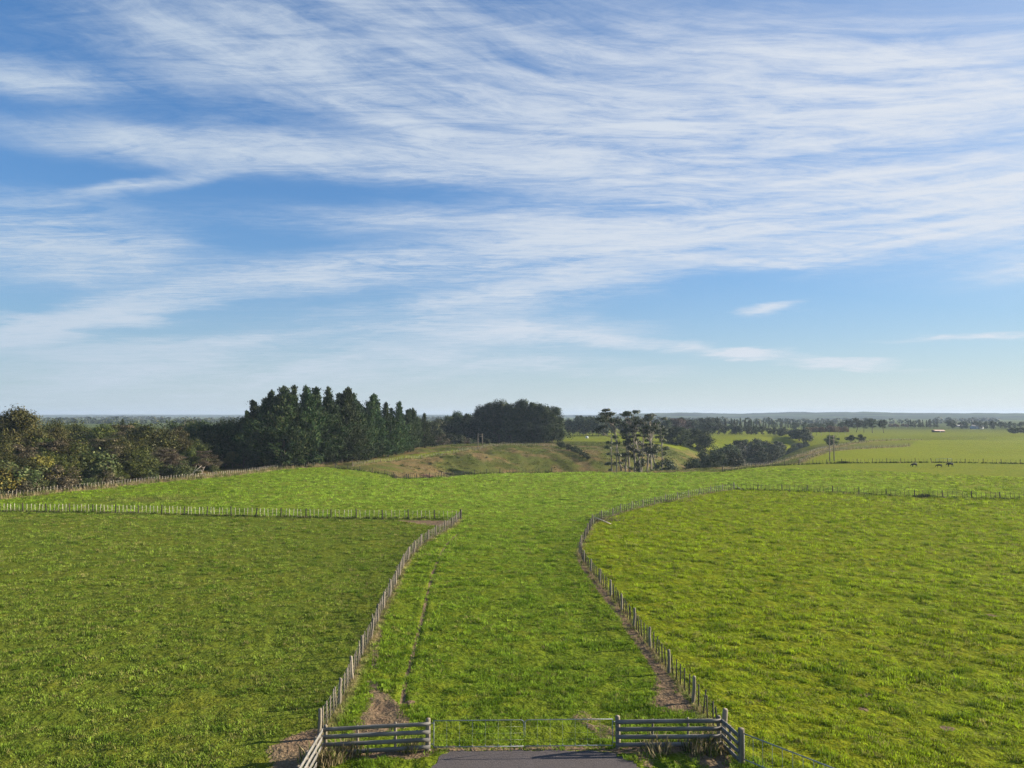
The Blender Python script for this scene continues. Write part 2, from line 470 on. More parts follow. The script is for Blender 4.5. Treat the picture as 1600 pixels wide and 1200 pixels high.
# ground
def ground_mat():
    m, nt, bs, out = mat("pasture_ground")
    tc = nd(nt, "ShaderNodeTexCoord"); P = tc.outputs["Object"]
    at = nd(nt, "ShaderNodeAttribute", attribute_name="tint"); ad = nd(nt, "ShaderNodeAttribute", attribute_name="dirt")
    a8 = noise_fac(nt, P, .11, 4, .6, .32, .68)
    a2 = noise_fac(nt, P, .55, 4, .65, .32, .68)
    a05 = noise_fac(nt, P, 2.3, 4, .65, .3, .7)
    a01 = noise_fac(nt, P, 9.0, 3, .6, .3, .7)
    yel = mixc(nt, 1.0, at.outputs["Color"], (1.28, 1.02, .95), "MULTIPLY")
    blu = mixc(nt, 1.0, at.outputs["Color"], (.80, .92, .85), "MULTIPLY")
    c = mixc(nt, mth(nt, "MULTIPLY_ADD", a2, .6, mth(nt, "MULTIPLY", a8, .4)), blu, yel)
    hv = nd(nt, "ShaderNodeHueSaturation"); nt.links.new(c, hv.inputs["Color"])
    v = mth(nt, "MULTIPLY_ADD", a05, .55, .52)
    v = mth(nt, "MULTIPLY", v, mth(nt, "MULTIPLY_ADD", a01, .35, .84))
    nt.links.new(v, hv.inputs["Value"])
    d = mth(nt, "ADD", ad.outputs["Fac"], mth(nt, "MULTIPLY_ADD", a05, .5, -.25))
    d = mth(nt, "ADD", d, mth(nt, "MULTIPLY_ADD", a01, .3, -.15))
    dm = nd(nt, "ShaderNodeMapRange", interpolation_type="SMOOTHSTEP"); dm.inputs[1].default_value = .38; dm.inputs[2].default_value = .66
    nt.links.new(d, dm.inputs[0])
    soil = mixc(nt, a01, (.085, .052, .032), (.225, .150, .095))
    soil = mixc(nt, mth(nt, "MULTIPLY", a2, .5), soil, (.19, .155, .085))
    col = mixc(nt, dm.outputs[0], hv.outputs[0], soil)
    nt.links.new(col, bs.inputs["Base Color"])
    bs.inputs["Roughness"].default_value = 1.0; bs.inputs["Specular IOR Level"].default_value = .02
    hsum = mth(nt, "ADD", mth(nt, "MULTIPLY", a05, 1.0), mth(nt, "ADD", mth(nt, "MULTIPLY", a01, .35), mth(nt, "MULTIPLY", a2, 1.6)))
    b = nd(nt, "ShaderNodeBump"); b.inputs["Strength"].default_value = .8; b.inputs["Distance"].default_value = .09
    nt.links.new(hsum, b.inputs["Height"]); nt.links.new(b.outputs[0], bs.inputs["Normal"])
    return m
M["ground"] = ground_mat()

def grass_mat(name):
    m, nt, bs, out = mat(name)
    at = nd(nt, "ShaderNodeAttribute", attribute_name="col"); at.attribute_type = "INSTANCER"
    geo = nd(nt, "ShaderNodeNewGeometry")
    hv = nd(nt, "ShaderNodeHueSaturation"); nt.links.new(at.outputs["Color"], hv.inputs["Color"])
    nt.links.new(mth(nt, "MULTIPLY_ADD", geo.outputs["Random Per Island"], .8, .62), hv.inputs["Value"])
    nt.links.new(mth(nt, "MULTIPLY_ADD", geo.outputs["Random Per Island"], .03, .485), hv.inputs["Hue"])
    nt.links.new(hv.outputs[0], bs.inputs["Base Color"])
    bs.inputs["Roughness"].default_value = .7; bs.inputs["Specular IOR Level"].default_value = .06
    tr = nd(nt, "ShaderNodeBsdfTranslucent"); nt.links.new(hv.outputs[0], tr.inputs[0])
    mx = nd(nt, "ShaderNodeMixShader"); mx.inputs[0].default_value = .35
    nt.links.new(bs.outputs[0], mx.inputs[1]); nt.links.new(tr.outputs[0], mx.inputs[2])
    nt.links.new(mx.outputs[0], out.inputs[0])
    return m
M["grass"] = grass_mat("grass_blades")

# ------------------------------------------------------------------ ground sheet
def build_ground():
    az = np.concatenate([np.arange(-46, 46.01, .11), np.arange(48, 313, 3.0)])
    az = np.radians(az)
    rr = [6.0]
    while rr[-1] < 450: rr.append(rr[-1] * (1.0085 if rr[-1] > 18 else 1.05))
    while rr[-1] < 6400: rr.append(rr[-1] * 1.03)
    rr = np.array(rr)
    A, RR = np.meshgrid(az, rr)
    X = np.sin(A) * RR; Y = np.cos(A) * RR
    Z = H(X, Y)
    dt = dirt(X.ravel(), Y.ravel()).reshape(X.shape)
    drut = poly_dist(X, Y, RUT)
    Z = Z - .055 * np.exp(-(drut / .16) ** 2) + .03 * np.exp(-((drut - .4) / .2) ** 2)
    near = (RR < 75)
    Z = Z + np.where(inpoly(X, Y, DRIVE), 0, .14 * (1 - sstep(60, 130, RR)) * (fbm(X / .75 + Y * .3, Y / .55, 55, 2) - .5) * 1.3)
    Z = Z + np.where(near, dt * .05 * (fbm(X * 2.2, Y * 2.2, 77, 3) - .5), 0)
    ondrive = inpoly(X, Y, DRIVE)
    Z = np.where(ondrive, -.012, Z)
    na, nr = len(az), len(rr)
    V = np.stack([X, Y, Z], -1).reshape(-1, 3)
    i = np.arange(nr - 1)[:, None] * na; j = np.arange(na)[None, :]; j2 = (j + 1) % na
    q = np.stack([i + j, i + na + j, i + na + j2, i + j2], -1).reshape(-1, 4)
    V = np.vstack([V, [[0, 0, 0]]]); c = len(V) - 1
    t = [(c, k, (k + 1) % na) for k in range(na)]
    me = new_mesh("ground", V, quads=q, tris=t, mats=[M["ground"]], smooth=True)
    T = tint(X, Y).reshape(-1, 3)
    T = np.vstack([T, T[:1]])
    a = me.attributes.new("tint", "FLOAT_COLOR", "POINT")
    a.data.foreach_set("color", np.hstack([T, np.ones((len(T), 1))]).astype(np.float32).ravel())
    a = me.attributes.new("dirt", "FLOAT", "POINT")
    a.data.foreach_set("value", np.concatenate([dt.ravel(), [0]]).astype(np.float32))
    return tag(link("ground", me), kind="structure")
build_ground()

# driveway of worn chip seal
def drive_mat():
    m, nt, bs, out = mat("chip_seal")
    tc = nd(nt, "ShaderNodeTexCoord"); P = tc.outputs["Object"]
    s = noise_fac(nt, P, 38, 2, .6, .3, .7); b = noise_fac(nt, P, 1.3, 4, .6, .3, .7)
    c = mixc(nt, s, (.042, .036, .037), (.130, .112, .110))
    c = mixc(nt, mth(nt, "MULTIPLY", b, .35), c, (.085, .068, .055))
    nt.links.new(c, bs.inputs["Base Color"]); bs.inputs["Roughness"].default_value = .9; bs.inputs["Specular IOR Level"].default_value = .2
    bp = nd(nt, "ShaderNodeBump"); bp.inputs["Strength"].default_value = .6; bp.inputs["Distance"].default_value = .012
    nt.links.new(s, bp.inputs["Height"]); nt.links.new(bp.outputs[0], bs.inputs["Normal"])
    return m
rng = np.random.default_rng(5)
dv = []
for (x1, y1), (x2, y2) in zip(DRIVE, DRIVE[1:] + DRIVE[:1]):
    n = max(2, int(math.hypot(x2 - x1, y2 - y1) / .18))
    for k in range(n):
        t = k / n
        xa, ya = x1 + (x2 - x1) * t, y1 + (y2 - y1) * t
        dv.append((xa + rng.normal(0, .025) + .3 * (float(fbm(xa * 1.3, ya * 1.3, 5, 2)) - .5), ya + rng.normal(0, .025) + .3 * (float(fbm(xa * 1.3, ya * 1.3, 6, 2)) - .5), .006))
cx, cy = 0.3, 24.0
dv.append((cx, cy, .02))
tag(link("driveway", new_mesh("driveway", dv, tris=[(len(dv) - 1, k, (k + 1) % (len(dv) - 1)) for k in range(len(dv) - 1)][::1], mats=[drive_mat()])), kind="structure")

# distant hills
def hills():
    az = np.radians(np.arange(-60, 60.01, .12))
    rr = np.array([3600, 3900, 4200, 4500, 4750, 5000, 5250, 5500, 5800, 6100.0])
    prof = np.array([0, .10, .22, .40, .62, .82, 1.0, .9, .5, 0])
    A, RR = np.meshgrid(az, rr)
    u = np.degrees(A)
    ridge = 13 + 4 * (fbm(u / 6, RR * 0 + 3.3, 61, 4) - .5) * 2 + np.where(u > 5, 9 * sstep(3, 16, u) * (.5 + fbm(u / 4.5, RR * 0 + 8, 71, 4)), 0) + 1.6 * (fbm(u * 2.5, RR * 0 + 1, 81, 3) - .5)
    Z = -1.5 + (ridge + 1.5) * prof[:, None] + prof[:, None] * 3 * (fbm(u * 1.2, RR / 300, 91, 3) - .5)
    k = 1 - .40 * sstep(2, 9, u) + .12 * sstep(-8, -20, u)
    X = np.sin(A) * RR * k; Y = np.cos(A) * RR * k
    na, nr = len(az), len(rr)
    i = np.arange(nr - 1)[:, None] * na; j = np.arange(na - 1)[None, :]
    q = np.stack([i + j, i + na + j, i + na + j + 1, i + j + 1], -1).reshape(-1, 4)
    m, nt, bs, out = mat("hill_cover")
    tc = nd(nt, "ShaderNodeTexCoord")
    f = noise_fac(nt, tc.outputs["Object"], .004, 4, .6, .42, .58)
    nt.links.new(mixc(nt, f, (.018, .028, .020), (.060, .080, .030)), bs.inputs["Base Color"]); bs.inputs["Roughness"].default_value = 1
    bs.inputs["Specular IOR Level"].default_value = 0
    tag(link("hills", new_mesh("hills", np.stack([X, Y, Z], -1).reshape(-1, 3), quads=q, mats=[m], smooth=True)), kind="structure")
hills()

# ------------------------------------------------------------------ light and sky
sl = bpy.data.lights.new("sun", "SUN"); sl.energy = 5.0; sl.angle = R(0.5); sl.color = (1.0, .90, .74)
so = bpy.data.objects.new("sun", sl); so.rotation_euler = SUN.to_track_quat("Z", "Y").to_euler(); so.location = (40, 10, 60)
COL.objects.link(so)

def azel(px, py):
    d = ray(px, py)
    return math.atan2(d[0], d[1]), math.atan2(d[2], math.hypot(d[0], d[1]))

CLOUDS = [  # streaks of cirrus: end, end, breadth (all as seen from the camera), density
    ((450, 60), (1850, 125), 90, .45), ((-100, 40), (700, 150), 60, .30), ((620, 20), (1900, 110), 95, .55), ((800, 150), (1800, 250), 75, .55), ((-100, -40), (900, 0), 70, .50),
    ((-120, 178), (700, 236), 24, 1.1), ((420, 225), (1000, 270), 34, .70), ((-160, 92), (230, 132), 16, 1.0), ((180, 25), (830, 190), 42, .50),
    ((480, 140), (860, 245), 26, .50), ((640, 170), (1100, 270), 50, .45),
    ((800, 275), (1800, 330), 64, .72), ((1100, 290), (1850, 300), 36, .55), ((760, 352), (1800, 335), 34, .75), ((1150, 90), (1900, 95), 50, .65),
    ((430, 262), (820, 276), 9, .7), ((0, 314), (430, 256), 8, .60),
    ((230, 326), (1000, 326), 20, .65), ((-200, 345), (300, 398), 40, 2.2), ((-40, 372), (240, 395), 26, 1.2), ((40, 385), (140, 450), 13, .45),
    ((-260, 566), (430, 440), 15, 2.0), ((240, 452), (780, 392), 24, 1.5), ((350, 420), (1150, 384), 30, .8), ((680, 380), (1350, 345), 30, .75),
    ((950, 398), (1400, 404), 7, 1.2), ((620, 495), (1060, 415), 30, .95), ((330, 500), (920, 450), 16, .6), ((60, 552), (720, 498), 9, .6),
    ((560, 512), (1020, 518), 18, .95), ((800, 520), (1230, 556), 8, 1.3), ((1060, 543), (1440, 577), 7, 1.3),
    ((-500, 590), (1000, 556), 44, .8), ((1150, 487), (1260, 473), 8, .8),
    ((1330, 535), (1750, 520), 5, .8), ((1290, 205), (1450, 160), 9, .45), ((1480, 440), (1800, 390), 20, .4), ((560, 545), (1150, 590), 12, .45)]

def build_world():
    w = bpy.data.worlds.new("World"); scene.world = w; w.use_nodes = True
    nt = w.node_tree; nt.nodes.clear()
    out = nt.nodes.new("ShaderNodeOutputWorld"); bg = nt.nodes.new("ShaderNodeBackground")
    nt.links.new(bg.outputs[0], out.inputs[0])
    sky = nd(nt, "ShaderNodeTexSky", sky_type="NISHITA", sun_disc=False)
    sky.sun_elevation = SUN_EL; sky.sun_rotation = SUN_AZ; sky.altitude = 50; sky.air_density = 1.0; sky.dust_density = .35; sky.ozone_density = 2.2
    tc = nd(nt, "ShaderNodeTexCoord"); G = tc.outputs["Generated"]
    sp = nd(nt, "ShaderNodeSeparateXYZ"); nt.links.new(G, sp.inputs[0])
    az = mth(nt, "ARCTAN2", sp.outputs[0], sp.outputs[1]); el = mth(nt, "ARCSINE", sp.outputs[2])
    # cloud-sheet coordinates: the sheet lies flat overhead, so its texture crowds towards the horizon
    zz = mth(nt, "ADD", mth(nt, "MAXIMUM", sp.outputs[2], 0.0), .07)
    cv = nd(nt, "ShaderNodeCombineXYZ"); nt.links.new(mth(nt, "DIVIDE", sp.outputs[0], zz), cv.inputs[0]); nt.links.new(mth(nt, "DIVIDE", sp.outputs[1], zz), cv.inputs[1])
    wn = nd(nt, "ShaderNodeTexNoise"); wn.inputs["Scale"].default_value = 1.6; wn.inputs["Detail"].default_value = 4; wn.inputs["Roughness"].default_value = .6
    nt.links.new(cv.outputs[0], wn.inputs["Vector"])
    sb = nd(nt, "ShaderNodeVectorMath", operation="SUBTRACT"); nt.links.new(wn.outputs["Color"], sb.inputs[0]); sb.inputs[1].default_value = (.5, .5, .5)
    ae = nd(nt, "ShaderNodeCombineXYZ"); nt.links.new(az, ae.inputs[0]); nt.links.new(el, ae.inputs[1])
    wv = nd(nt, "ShaderNodeVectorMath", operation="MULTIPLY"); nt.links.new(sb.outputs[0], wv.inputs[0])
    wv.inputs[1].default_value = (.14, .034, 0)
    wa = nd(nt, "ShaderNodeVectorMath", operation="ADD"); nt.links.new(ae.outputs[0], wa.inputs[0]); nt.links.new(wv.outputs[0], wa.inputs[1])
    tot = None
    for a, b, wd, amp in CLOUDS:
        A, B = azel(*a), azel(*b)
        mp = nd(nt, "ShaderNodeMapping", vector_type="TEXTURE")
        dx, dy = B[0] - A[0], B[1] - A[1]
        mp.inputs["Location"].default_value = ((A[0] + B[0]) / 2, (A[1] + B[1]) / 2, 0)
        mp.inputs["Rotation"].default_value = (0, 0, math.atan2(dy, dx))
        mp.inputs["Scale"].default_value = (math.hypot(dx, dy) * .80, wd / FPX * 2.15, 1)
        nt.links.new(wa.outputs[0], mp.inputs[0])
        g = nd(nt, "ShaderNodeTexGradient", gradient_type="QUADRATIC_SPHERE"); nt.links.new(mp.outputs[0], g.inputs[0])
        s = mth(nt, "POWER", g.outputs["Fac"], 1.0)
        tot = mth(nt, "MULTIPLY", s, amp * 1.35) if tot is None else mth(nt, "MULTIPLY_ADD", s, amp * 1.35, tot)
    # wisps drawn out along the wind
    def wisp(rot, sc, scale, det, rough, dist):
        mp = nd(nt, "ShaderNodeMapping"); mp.inputs["Rotation"].default_value = (0, 0, R(rot)); mp.inputs["Scale"].default_value = sc
        nt.links.new(cv.outputs[0], mp.inputs[0])
        n = nd(nt, "ShaderNodeTexNoise"); n.inputs["Scale"].default_value = scale; n.inputs["Detail"].default_value = det
        n.inputs["Roughness"].default_value = rough; n.inputs["Distortion"].default_value = dist
        nt.links.new(mp.outputs[0], n.inputs["Vector"])
        return n.outputs["Fac"]
    # fibres follow the high wind: streamlines that draw together to the right
    cs = mth(nt, "MULTIPLY", mth(nt, "SUBTRACT", el, R(16.0)), mth(nt, "POWER", 2.718, mth(nt, "MULTIPLY", az, 1.15)))
    fv = nd(nt, "ShaderNodeCombineXYZ"); nt.links.new(mth(nt, "MULTIPLY", az, 1.5), fv.inputs[0]); nt.links.new(mth(nt, "MULTIPLY", cs, 14.0), fv.inputs[1])
    fw = nd(nt, "ShaderNodeVectorMath", operation="MULTIPLY_ADD"); nt.links.new(sb.outputs[0], fw.inputs[0]); fw.inputs[1].default_value = (.5, .40, 0); nt.links.new(fv.outputs[0], fw.inputs[2])
    fn = nd(nt, "ShaderNodeTexNoise"); fn.inputs["Scale"].default_value = 1.5; fn.inputs["Detail"].default_value = 10; fn.inputs["Roughness"].default_value = .62; fn.inputs["Distortion"].default_value = .35
    nt.links.new(fw.outputs[0], fn.inputs["Vector"])
    w1 = fn.outputs["Fac"]
    w2 = wisp(-35, (.40, 1.6, 1), 5.5, 8, .70, 1.6)
    w3 = wisp(5, (.7, 1.0, 1), 1.4, 6, .6, .6)
    w4 = wisp(-60, (.8, 1.8, 1), 14, 6, .75, 1.0)
    wsum = mth(nt, "ADD", mth(nt, "MULTIPLY", w1, .54), mth(nt, "ADD", mth(nt, "MULTIPLY_ADD", w2, .30, mth(nt, "MULTIPLY_ADD", w4, .08, -.04)), mth(nt, "MULTIPLY", w3, .13)))
    wf = nd(nt, "ShaderNodeMapRange"); wf.inputs[1].default_value = .39; wf.inputs[2].default_value = .60; wf.clamp = False
    nt.links.new(wsum, wf.inputs[0])
    tot = mth(nt, "SUBTRACT", 1.0, mth(nt, "POWER", 2.718, mth(nt, "MULTIPLY", tot, -1.5)))   # overlapping sheets thicken without saturating
    al = mth(nt, "MULTIPLY", tot, mth(nt, "MULTIPLY_ADD", wf.outputs[0], .82, .40))
    al = mth(nt, "MULTIPLY_ADD", wf.outputs[0], .07, al)
    al = mth(nt, "MULTIPLY", al, CLOUD_GAIN)
    am = nd(nt, "ShaderNodeMapRange", interpolation_type="SMOOTHSTEP"); am.inputs[1].default_value = .06; am.inputs[2].default_value = 1.0; am.inputs[4].default_value = .95
    nt.links.new(al, am.inputs[0])
    # clouds nearer the sun are whiter and brighter
    cl = nd(nt, "ShaderNodeMapRange"); cl.inputs[1].default_value = -.7; cl.inputs[2].default_value = .75; cl.inputs[3].default_value = 0; cl.inputs[4].default_value = 1
    nt.links.new(az, cl.inputs[0])
    cc = mixc(nt, cl.outputs[0], CLOUD_A, CLOUD_B)
    hs = nd(nt, "ShaderNodeHueSaturation"); hs.inputs["Saturation"].default_value = SKY_SAT; hs.inputs["Value"].default_value = 1
    nt.links.new(sky.outputs[0], hs.inputs["Color"])
    bw = nd(nt, "ShaderNodeRGBToBW"); nt.links.new(hs.outputs[0], bw.inputs[0])
    kk = mth(nt, "DIVIDE", 1.0, mth(nt, "MULTIPLY_ADD", bw.outputs[0], SKY_K, 1.0))
    kc = nd(nt, "ShaderNodeCombineXYZ")
    for i in range(3): nt.links.new(kk, kc.inputs[i])
    sc = mixc(nt, 1.0, hs.outputs[0], kc.outputs[0], "MULTIPLY")
    tintn = mixc(nt, 1.0, sc, SKY_TINT, "MULTIPLY")
    # thin veil low on the horizon, whiter on the sun's side
    vl = mth(nt, "POWER", 2.718, mth(nt, "MULTIPLY", mth(nt, "MAXIMUM", el, 0.0), -1 / R(6.5)))
    vc = mixc(nt, cl.outputs[0], VEIL_A, VEIL_B)
    vf = mth(nt, "MAXIMUM", mth(nt, "MULTIPLY", vl, .92), mth(nt, "MULTIPLY", mth(nt, "POWER", cl.outputs[0], 2.0), .38))
    tintn = mixc(nt, vf, tintn, vc)
    col = mixc(nt, am.outputs[0], tintn, cc)
    nt.links.new(col, bg.inputs["Color"]); bg.inputs["Strength"].default_value = SKY_STR
    w.cycles.sampling_method = "MANUAL"; w.cycles.sample_map_resolution = 512
SKY_STR = .05
SKY_K = .165
CLOUD_GAIN = 1.0
SKY_SAT, SKY_TINT = 1.0, (.70, 1.25, 1.74)
CLOUD_A, CLOUD_B = (4.15, 4.95, 5.85), (5.9, 6.2, 6.7)
VEIL_A, VEIL_B = (3.95, 4.65, 5.3), (6.2, 6.5, 6.6)
build_world()

# haze: one closed box of thin air around the whole place
def haze():
    mb = MB(); mb.box((0, 0, 12.5), (6600, 6600, 29.0))
    m = bpy.data.materials.new("haze_air"); m.use_nodes = True
    nt = m.node_tree; nt.nodes.clear()
    out = nt.nodes.new("ShaderNodeOutputMaterial"); v = nt.nodes.new("ShaderNodeVolumePrincipled")
    v.inputs["Color"].default_value = (.46, .57, .76, 1); v.inputs["Density"].default_value = HAZE; v.inputs["Anisotropy"].default_value = .1
    nt.links.new(v.outputs[0], out.inputs["Volume"])
    m.cycles.homogeneous_volume = True
    tag(mb.build("haze", m), kind="stuff")
HAZE = 1.6e-4
haze()

scene.view_settings.view_transform = "Standard"; scene.view_settings.look = "None"
scene.view_settings.exposure = 1.4; scene.view_settings.gamma = 1.0
scene.cycles.use_denoising = True; scene.cycles.denoiser = 'OPENIMAGEDENOISE'; scene.cycles.denoising_input_passes = 'RGB_ALBEDO_NORMAL'; scene.cycles.denoising_prefilter = 'NONE'
scene.cycles.max_bounces = 6; scene.cycles.diffuse_bounces = 2; scene.cycles.glossy_bounces = 2; scene.cycles.transmission_bounces = 3
scene.cycles.volume_bounces = 1; scene.cycles.transparent_max_bounces = 8
scene.cycles.sample_clamp_indirect = 4
scene.cycles.use_light_tree = False
scene.render.film_transparent = False

# ------------------------------------------------------------------ grass
def tuft_mesh(name, seed, n, h, spread, wide):
    rng = np.random.default_rng(seed)
    mb = MB()
    for k in range(n):
        a = rng.uniform(0, 2 * math.pi); r = spread * math.sqrt(rng.uniform())
        b = np.array((r * math.cos(a), r * math.sin(a), -.01))
        hh = h * rng.uniform(.55, 1.15); la = a + rng.normal(0, .8)
        lean = np.array((math.cos(la), math.sin(la), 0)) * hh * rng.uniform(.15, .75)
        w = np.array((-math.sin(la + rng.normal(0, .6)), math.cos(la), 0)) * wide * rng.uniform(.7, 1.3)
        p1 = b + lean * .35 + np.array((0, 0, hh * .6)); p2 = b + lean + np.array((0, 0, hh * rng.uniform(.75, 1)))
        mb.add([b - w, b + w, p1 + w * .8, p1 - w * .8, p2], [(0, 1, 2, 3)], [(3, 2, 4)])
    return mb.mesh(name, M["grass"])

def scatter(name, protos, pts, rot, scl, col):
    """a mass of small plants: one object, tufts set out on its points"""
    me = new_mesh(name, pts, mats=[M["grass"]])
    for an, ty, key, arr in (("rot", "FLOAT_VECTOR", "vector", rot), ("scl", "FLOAT_VECTOR", "vector", scl), ("col", "FLOAT_COLOR", "color", col)):
        a = me.attributes.new(an, ty, "POINT"); a.data.foreach_set(key, np.asarray(arr, np.float32).ravel())
    o = tag(link(name, me), kind="stuff")
    ng = bpy.data.node_groups.new(name + "_scatter", "GeometryNodeTree")
    ng.interface.new_socket("Geometry", in_out="INPUT", socket_type="NodeSocketGeometry")
    ng.interface.new_socket("Geometry", in_out="OUTPUT", socket_type="NodeSocketGeometry")
    gi = ng.nodes.new("NodeGroupInput"); go = ng.nodes.new("NodeGroupOutput")
    join = ng.nodes.new("GeometryNodeJoinGeometry")
    for me_p in protos:
        po = bpy.data.objects.new(name + "_tuft", me_p)
        oi = ng.nodes.new("GeometryNodeObjectInfo"); oi.inputs["Object"].default_value = po; oi.inputs["As Instance"].default_value = True
        ng.links.new(oi.outputs["Geometry"], join.inputs[0])
    ip = ng.nodes.new("GeometryNodeInstanceOnPoints"); ip.inputs["Pick Instance"].default_value = True
    rv = ng.nodes.new("FunctionNodeRandomValue"); rv.data_type = "INT"
    [s for s in rv.inputs if s.name == "Max" and s.type == "INT"][0].default_value = len(protos) - 1
    [s for s in rv.inputs if s.name == "Min" and s.type == "INT"][0].default_value = 0
    ng.links.new([s for s in rv.outputs if s.type == "INT"][0], ip.inputs["Instance Index"])
    for an, ty, sock in (("rot", "FLOAT_VECTOR", "Rotation"), ("scl", "FLOAT_VECTOR", "Scale")):
        na = ng.nodes.new("GeometryNodeInputNamedAttribute"); na.data_type = ty; na.inputs["Name"].default_value = an
        out = [s for s in na.outputs if s.enabled and s.name == "Attribute"][0]
        ng.links.new(out, ip.inputs[sock])
    ng.links.new(gi.outputs[0], ip.inputs["Points"]); ng.links.new(join.outputs[0], ip.inputs["Instance"])
    ng.links.new(ip.outputs[0], go.inputs[0])
    md = o.modifiers.new("scatter", "NODES"); md.node_group = ng
    return o

def grass():
    rng = np.random.default_rng(11)
    X, Y, S = [], [], []
    for r0, r1, den, sc in ((20, 40, 34, 1.0), (40, 70, 17, 1.25), (70, 115, 7, 1.6), (115, 190, 2.6, 2.2)):
        ar = R(84) / 2 * (r1 * r1 - r0 * r0)
        n = int(den * ar)
        a = rng.uniform(R(-42), R(42), n); r = np.sqrt(rng.uniform(r0 * r0, r1 * r1, n))
        X.append(np.sin(a) * r); Y.append(np.cos(a) * r); S.append(np.full(n, sc))
    x, y, s = map(np.concatenate, (X, Y, S))
    inl = inpoly(x, y, P_LEFT); inr = inpoly(x, y, P_RIGHT); inf = inpoly(x, y, P_FIELD)
    d = dirt(x, y)
    cl = fbm(x / 1.3, y / .9, 7, 3); cl2 = fbm(x / 4, y / 4, 8, 3)
    clr = fbm(x / .9 + y / 1.6, y / .8, 19, 3)
    cl = np.where(inr, clr, cl)
    keep = inf & ~inpoly(x, y, DRIVE) & (rng.uniform(size=x.shape) > d * 1.1 - .03) & (rng.uniform(size=x.shape) < .25 + 1.5 * sstep(.36, .66, cl))
    keep &= poly_dist(x, y, DRIVE[:]) > .05
    x, y, s, inl, inr, cl, cl2 = (v[keep] for v in (x, y, s, inl, inr, cl, cl2))
    z = H(x, y)
    n = len(x)
    hgt = np.where(inl, .66, np.where(inr, .88, .80)) * (.45 + 1.25 * sstep(.35, .7, cl))
    scl = np.stack([s * 1.1, s * 1.1, s * hgt], 1) * rng.uniform(.75, 1.3, (n, 1))
    rot = np.stack([rng.normal(0, .12, n), rng.normal(0, .12, n), rng.uniform(0, 6.28, n)], 1)
    T = tint(x, y) * rng.uniform(.55, 1.5, (n, 1))
    yel = (rng.uniform(size=n) < np.where(inr, .22, np.where(inl, .25, .10)))[:, None] * rng.uniform(.3, .9, (n, 1))
    T = T * (1 - yel) + np.array((.20, .165, .06)) * rng.uniform(.6, 1.1, (n, 1)) * yel
    T *= (.9 + .35 * cl2)[:, None] * 1.18
    lush = sstep(.60, .74, fbm(x / 1.2, y / 1.0, 88, 3))[:, None] * .6
    T = T * (1 - lush) + np.array((.062, .118, .006)) * rng.uniform(.7, 1.1, (n, 1)) * lush
    scl[:, 2] *= 1 + .6 * lush[:, 0]
    # rank rough pasture on the mound and the gully sides
    m = 26000
    a = rng.uniform(R(-22), R(24), m); r = np.sqrt(rng.uniform(172.0 ** 2, 330.0 ** 2, m)); xr = np.sin(a) * r; yr = np.cos(a) * r
    kr = ~inpoly(xr, yr, P_FIELD) & ~inpoly(xr, yr, P_FARR) & (fbm(xr / 5, yr / 5, 92, 3) > rng.uniform(.3, .62, m)) & (poly_dist(xr, yr, BUSH_EDGE) > 2)
    kr &= ~((xr < np.interp(yr, [160, 280], [-40, -22])) & (yr < 300))
    xr, yr = xr[kr], yr[kr]; m = len(xr)
    Tr = tint(xr, yr) * rng.uniform(.45, 1.45, (m, 1)) * 1.05
    sr = rng.uniform(2.2, 5.0, m)
    x = np.concatenate([x, xr]); y = np.concatenate([y, yr]); z = np.concatenate([z, H(xr, yr)]); T = np.vstack([T, Tr])
    scl = np.vstack([scl, np.stack([sr, sr, sr * .8], 1)]); rot = np.vstack([rot, np.stack([np.zeros(m), np.zeros(m), rng.uniform(0, 6.28, m)], 1)]); n = len(x)
    protos = [tuft_mesh("grass_tuft", 100 + k, 15, .115, .17, .011) for k in range(4)]
    scatter("grass", protos, np.stack([x, y, z], 1), rot, scl, np.hstack([T, np.ones((n, 1))]))
    print("tufts", n)
grass()

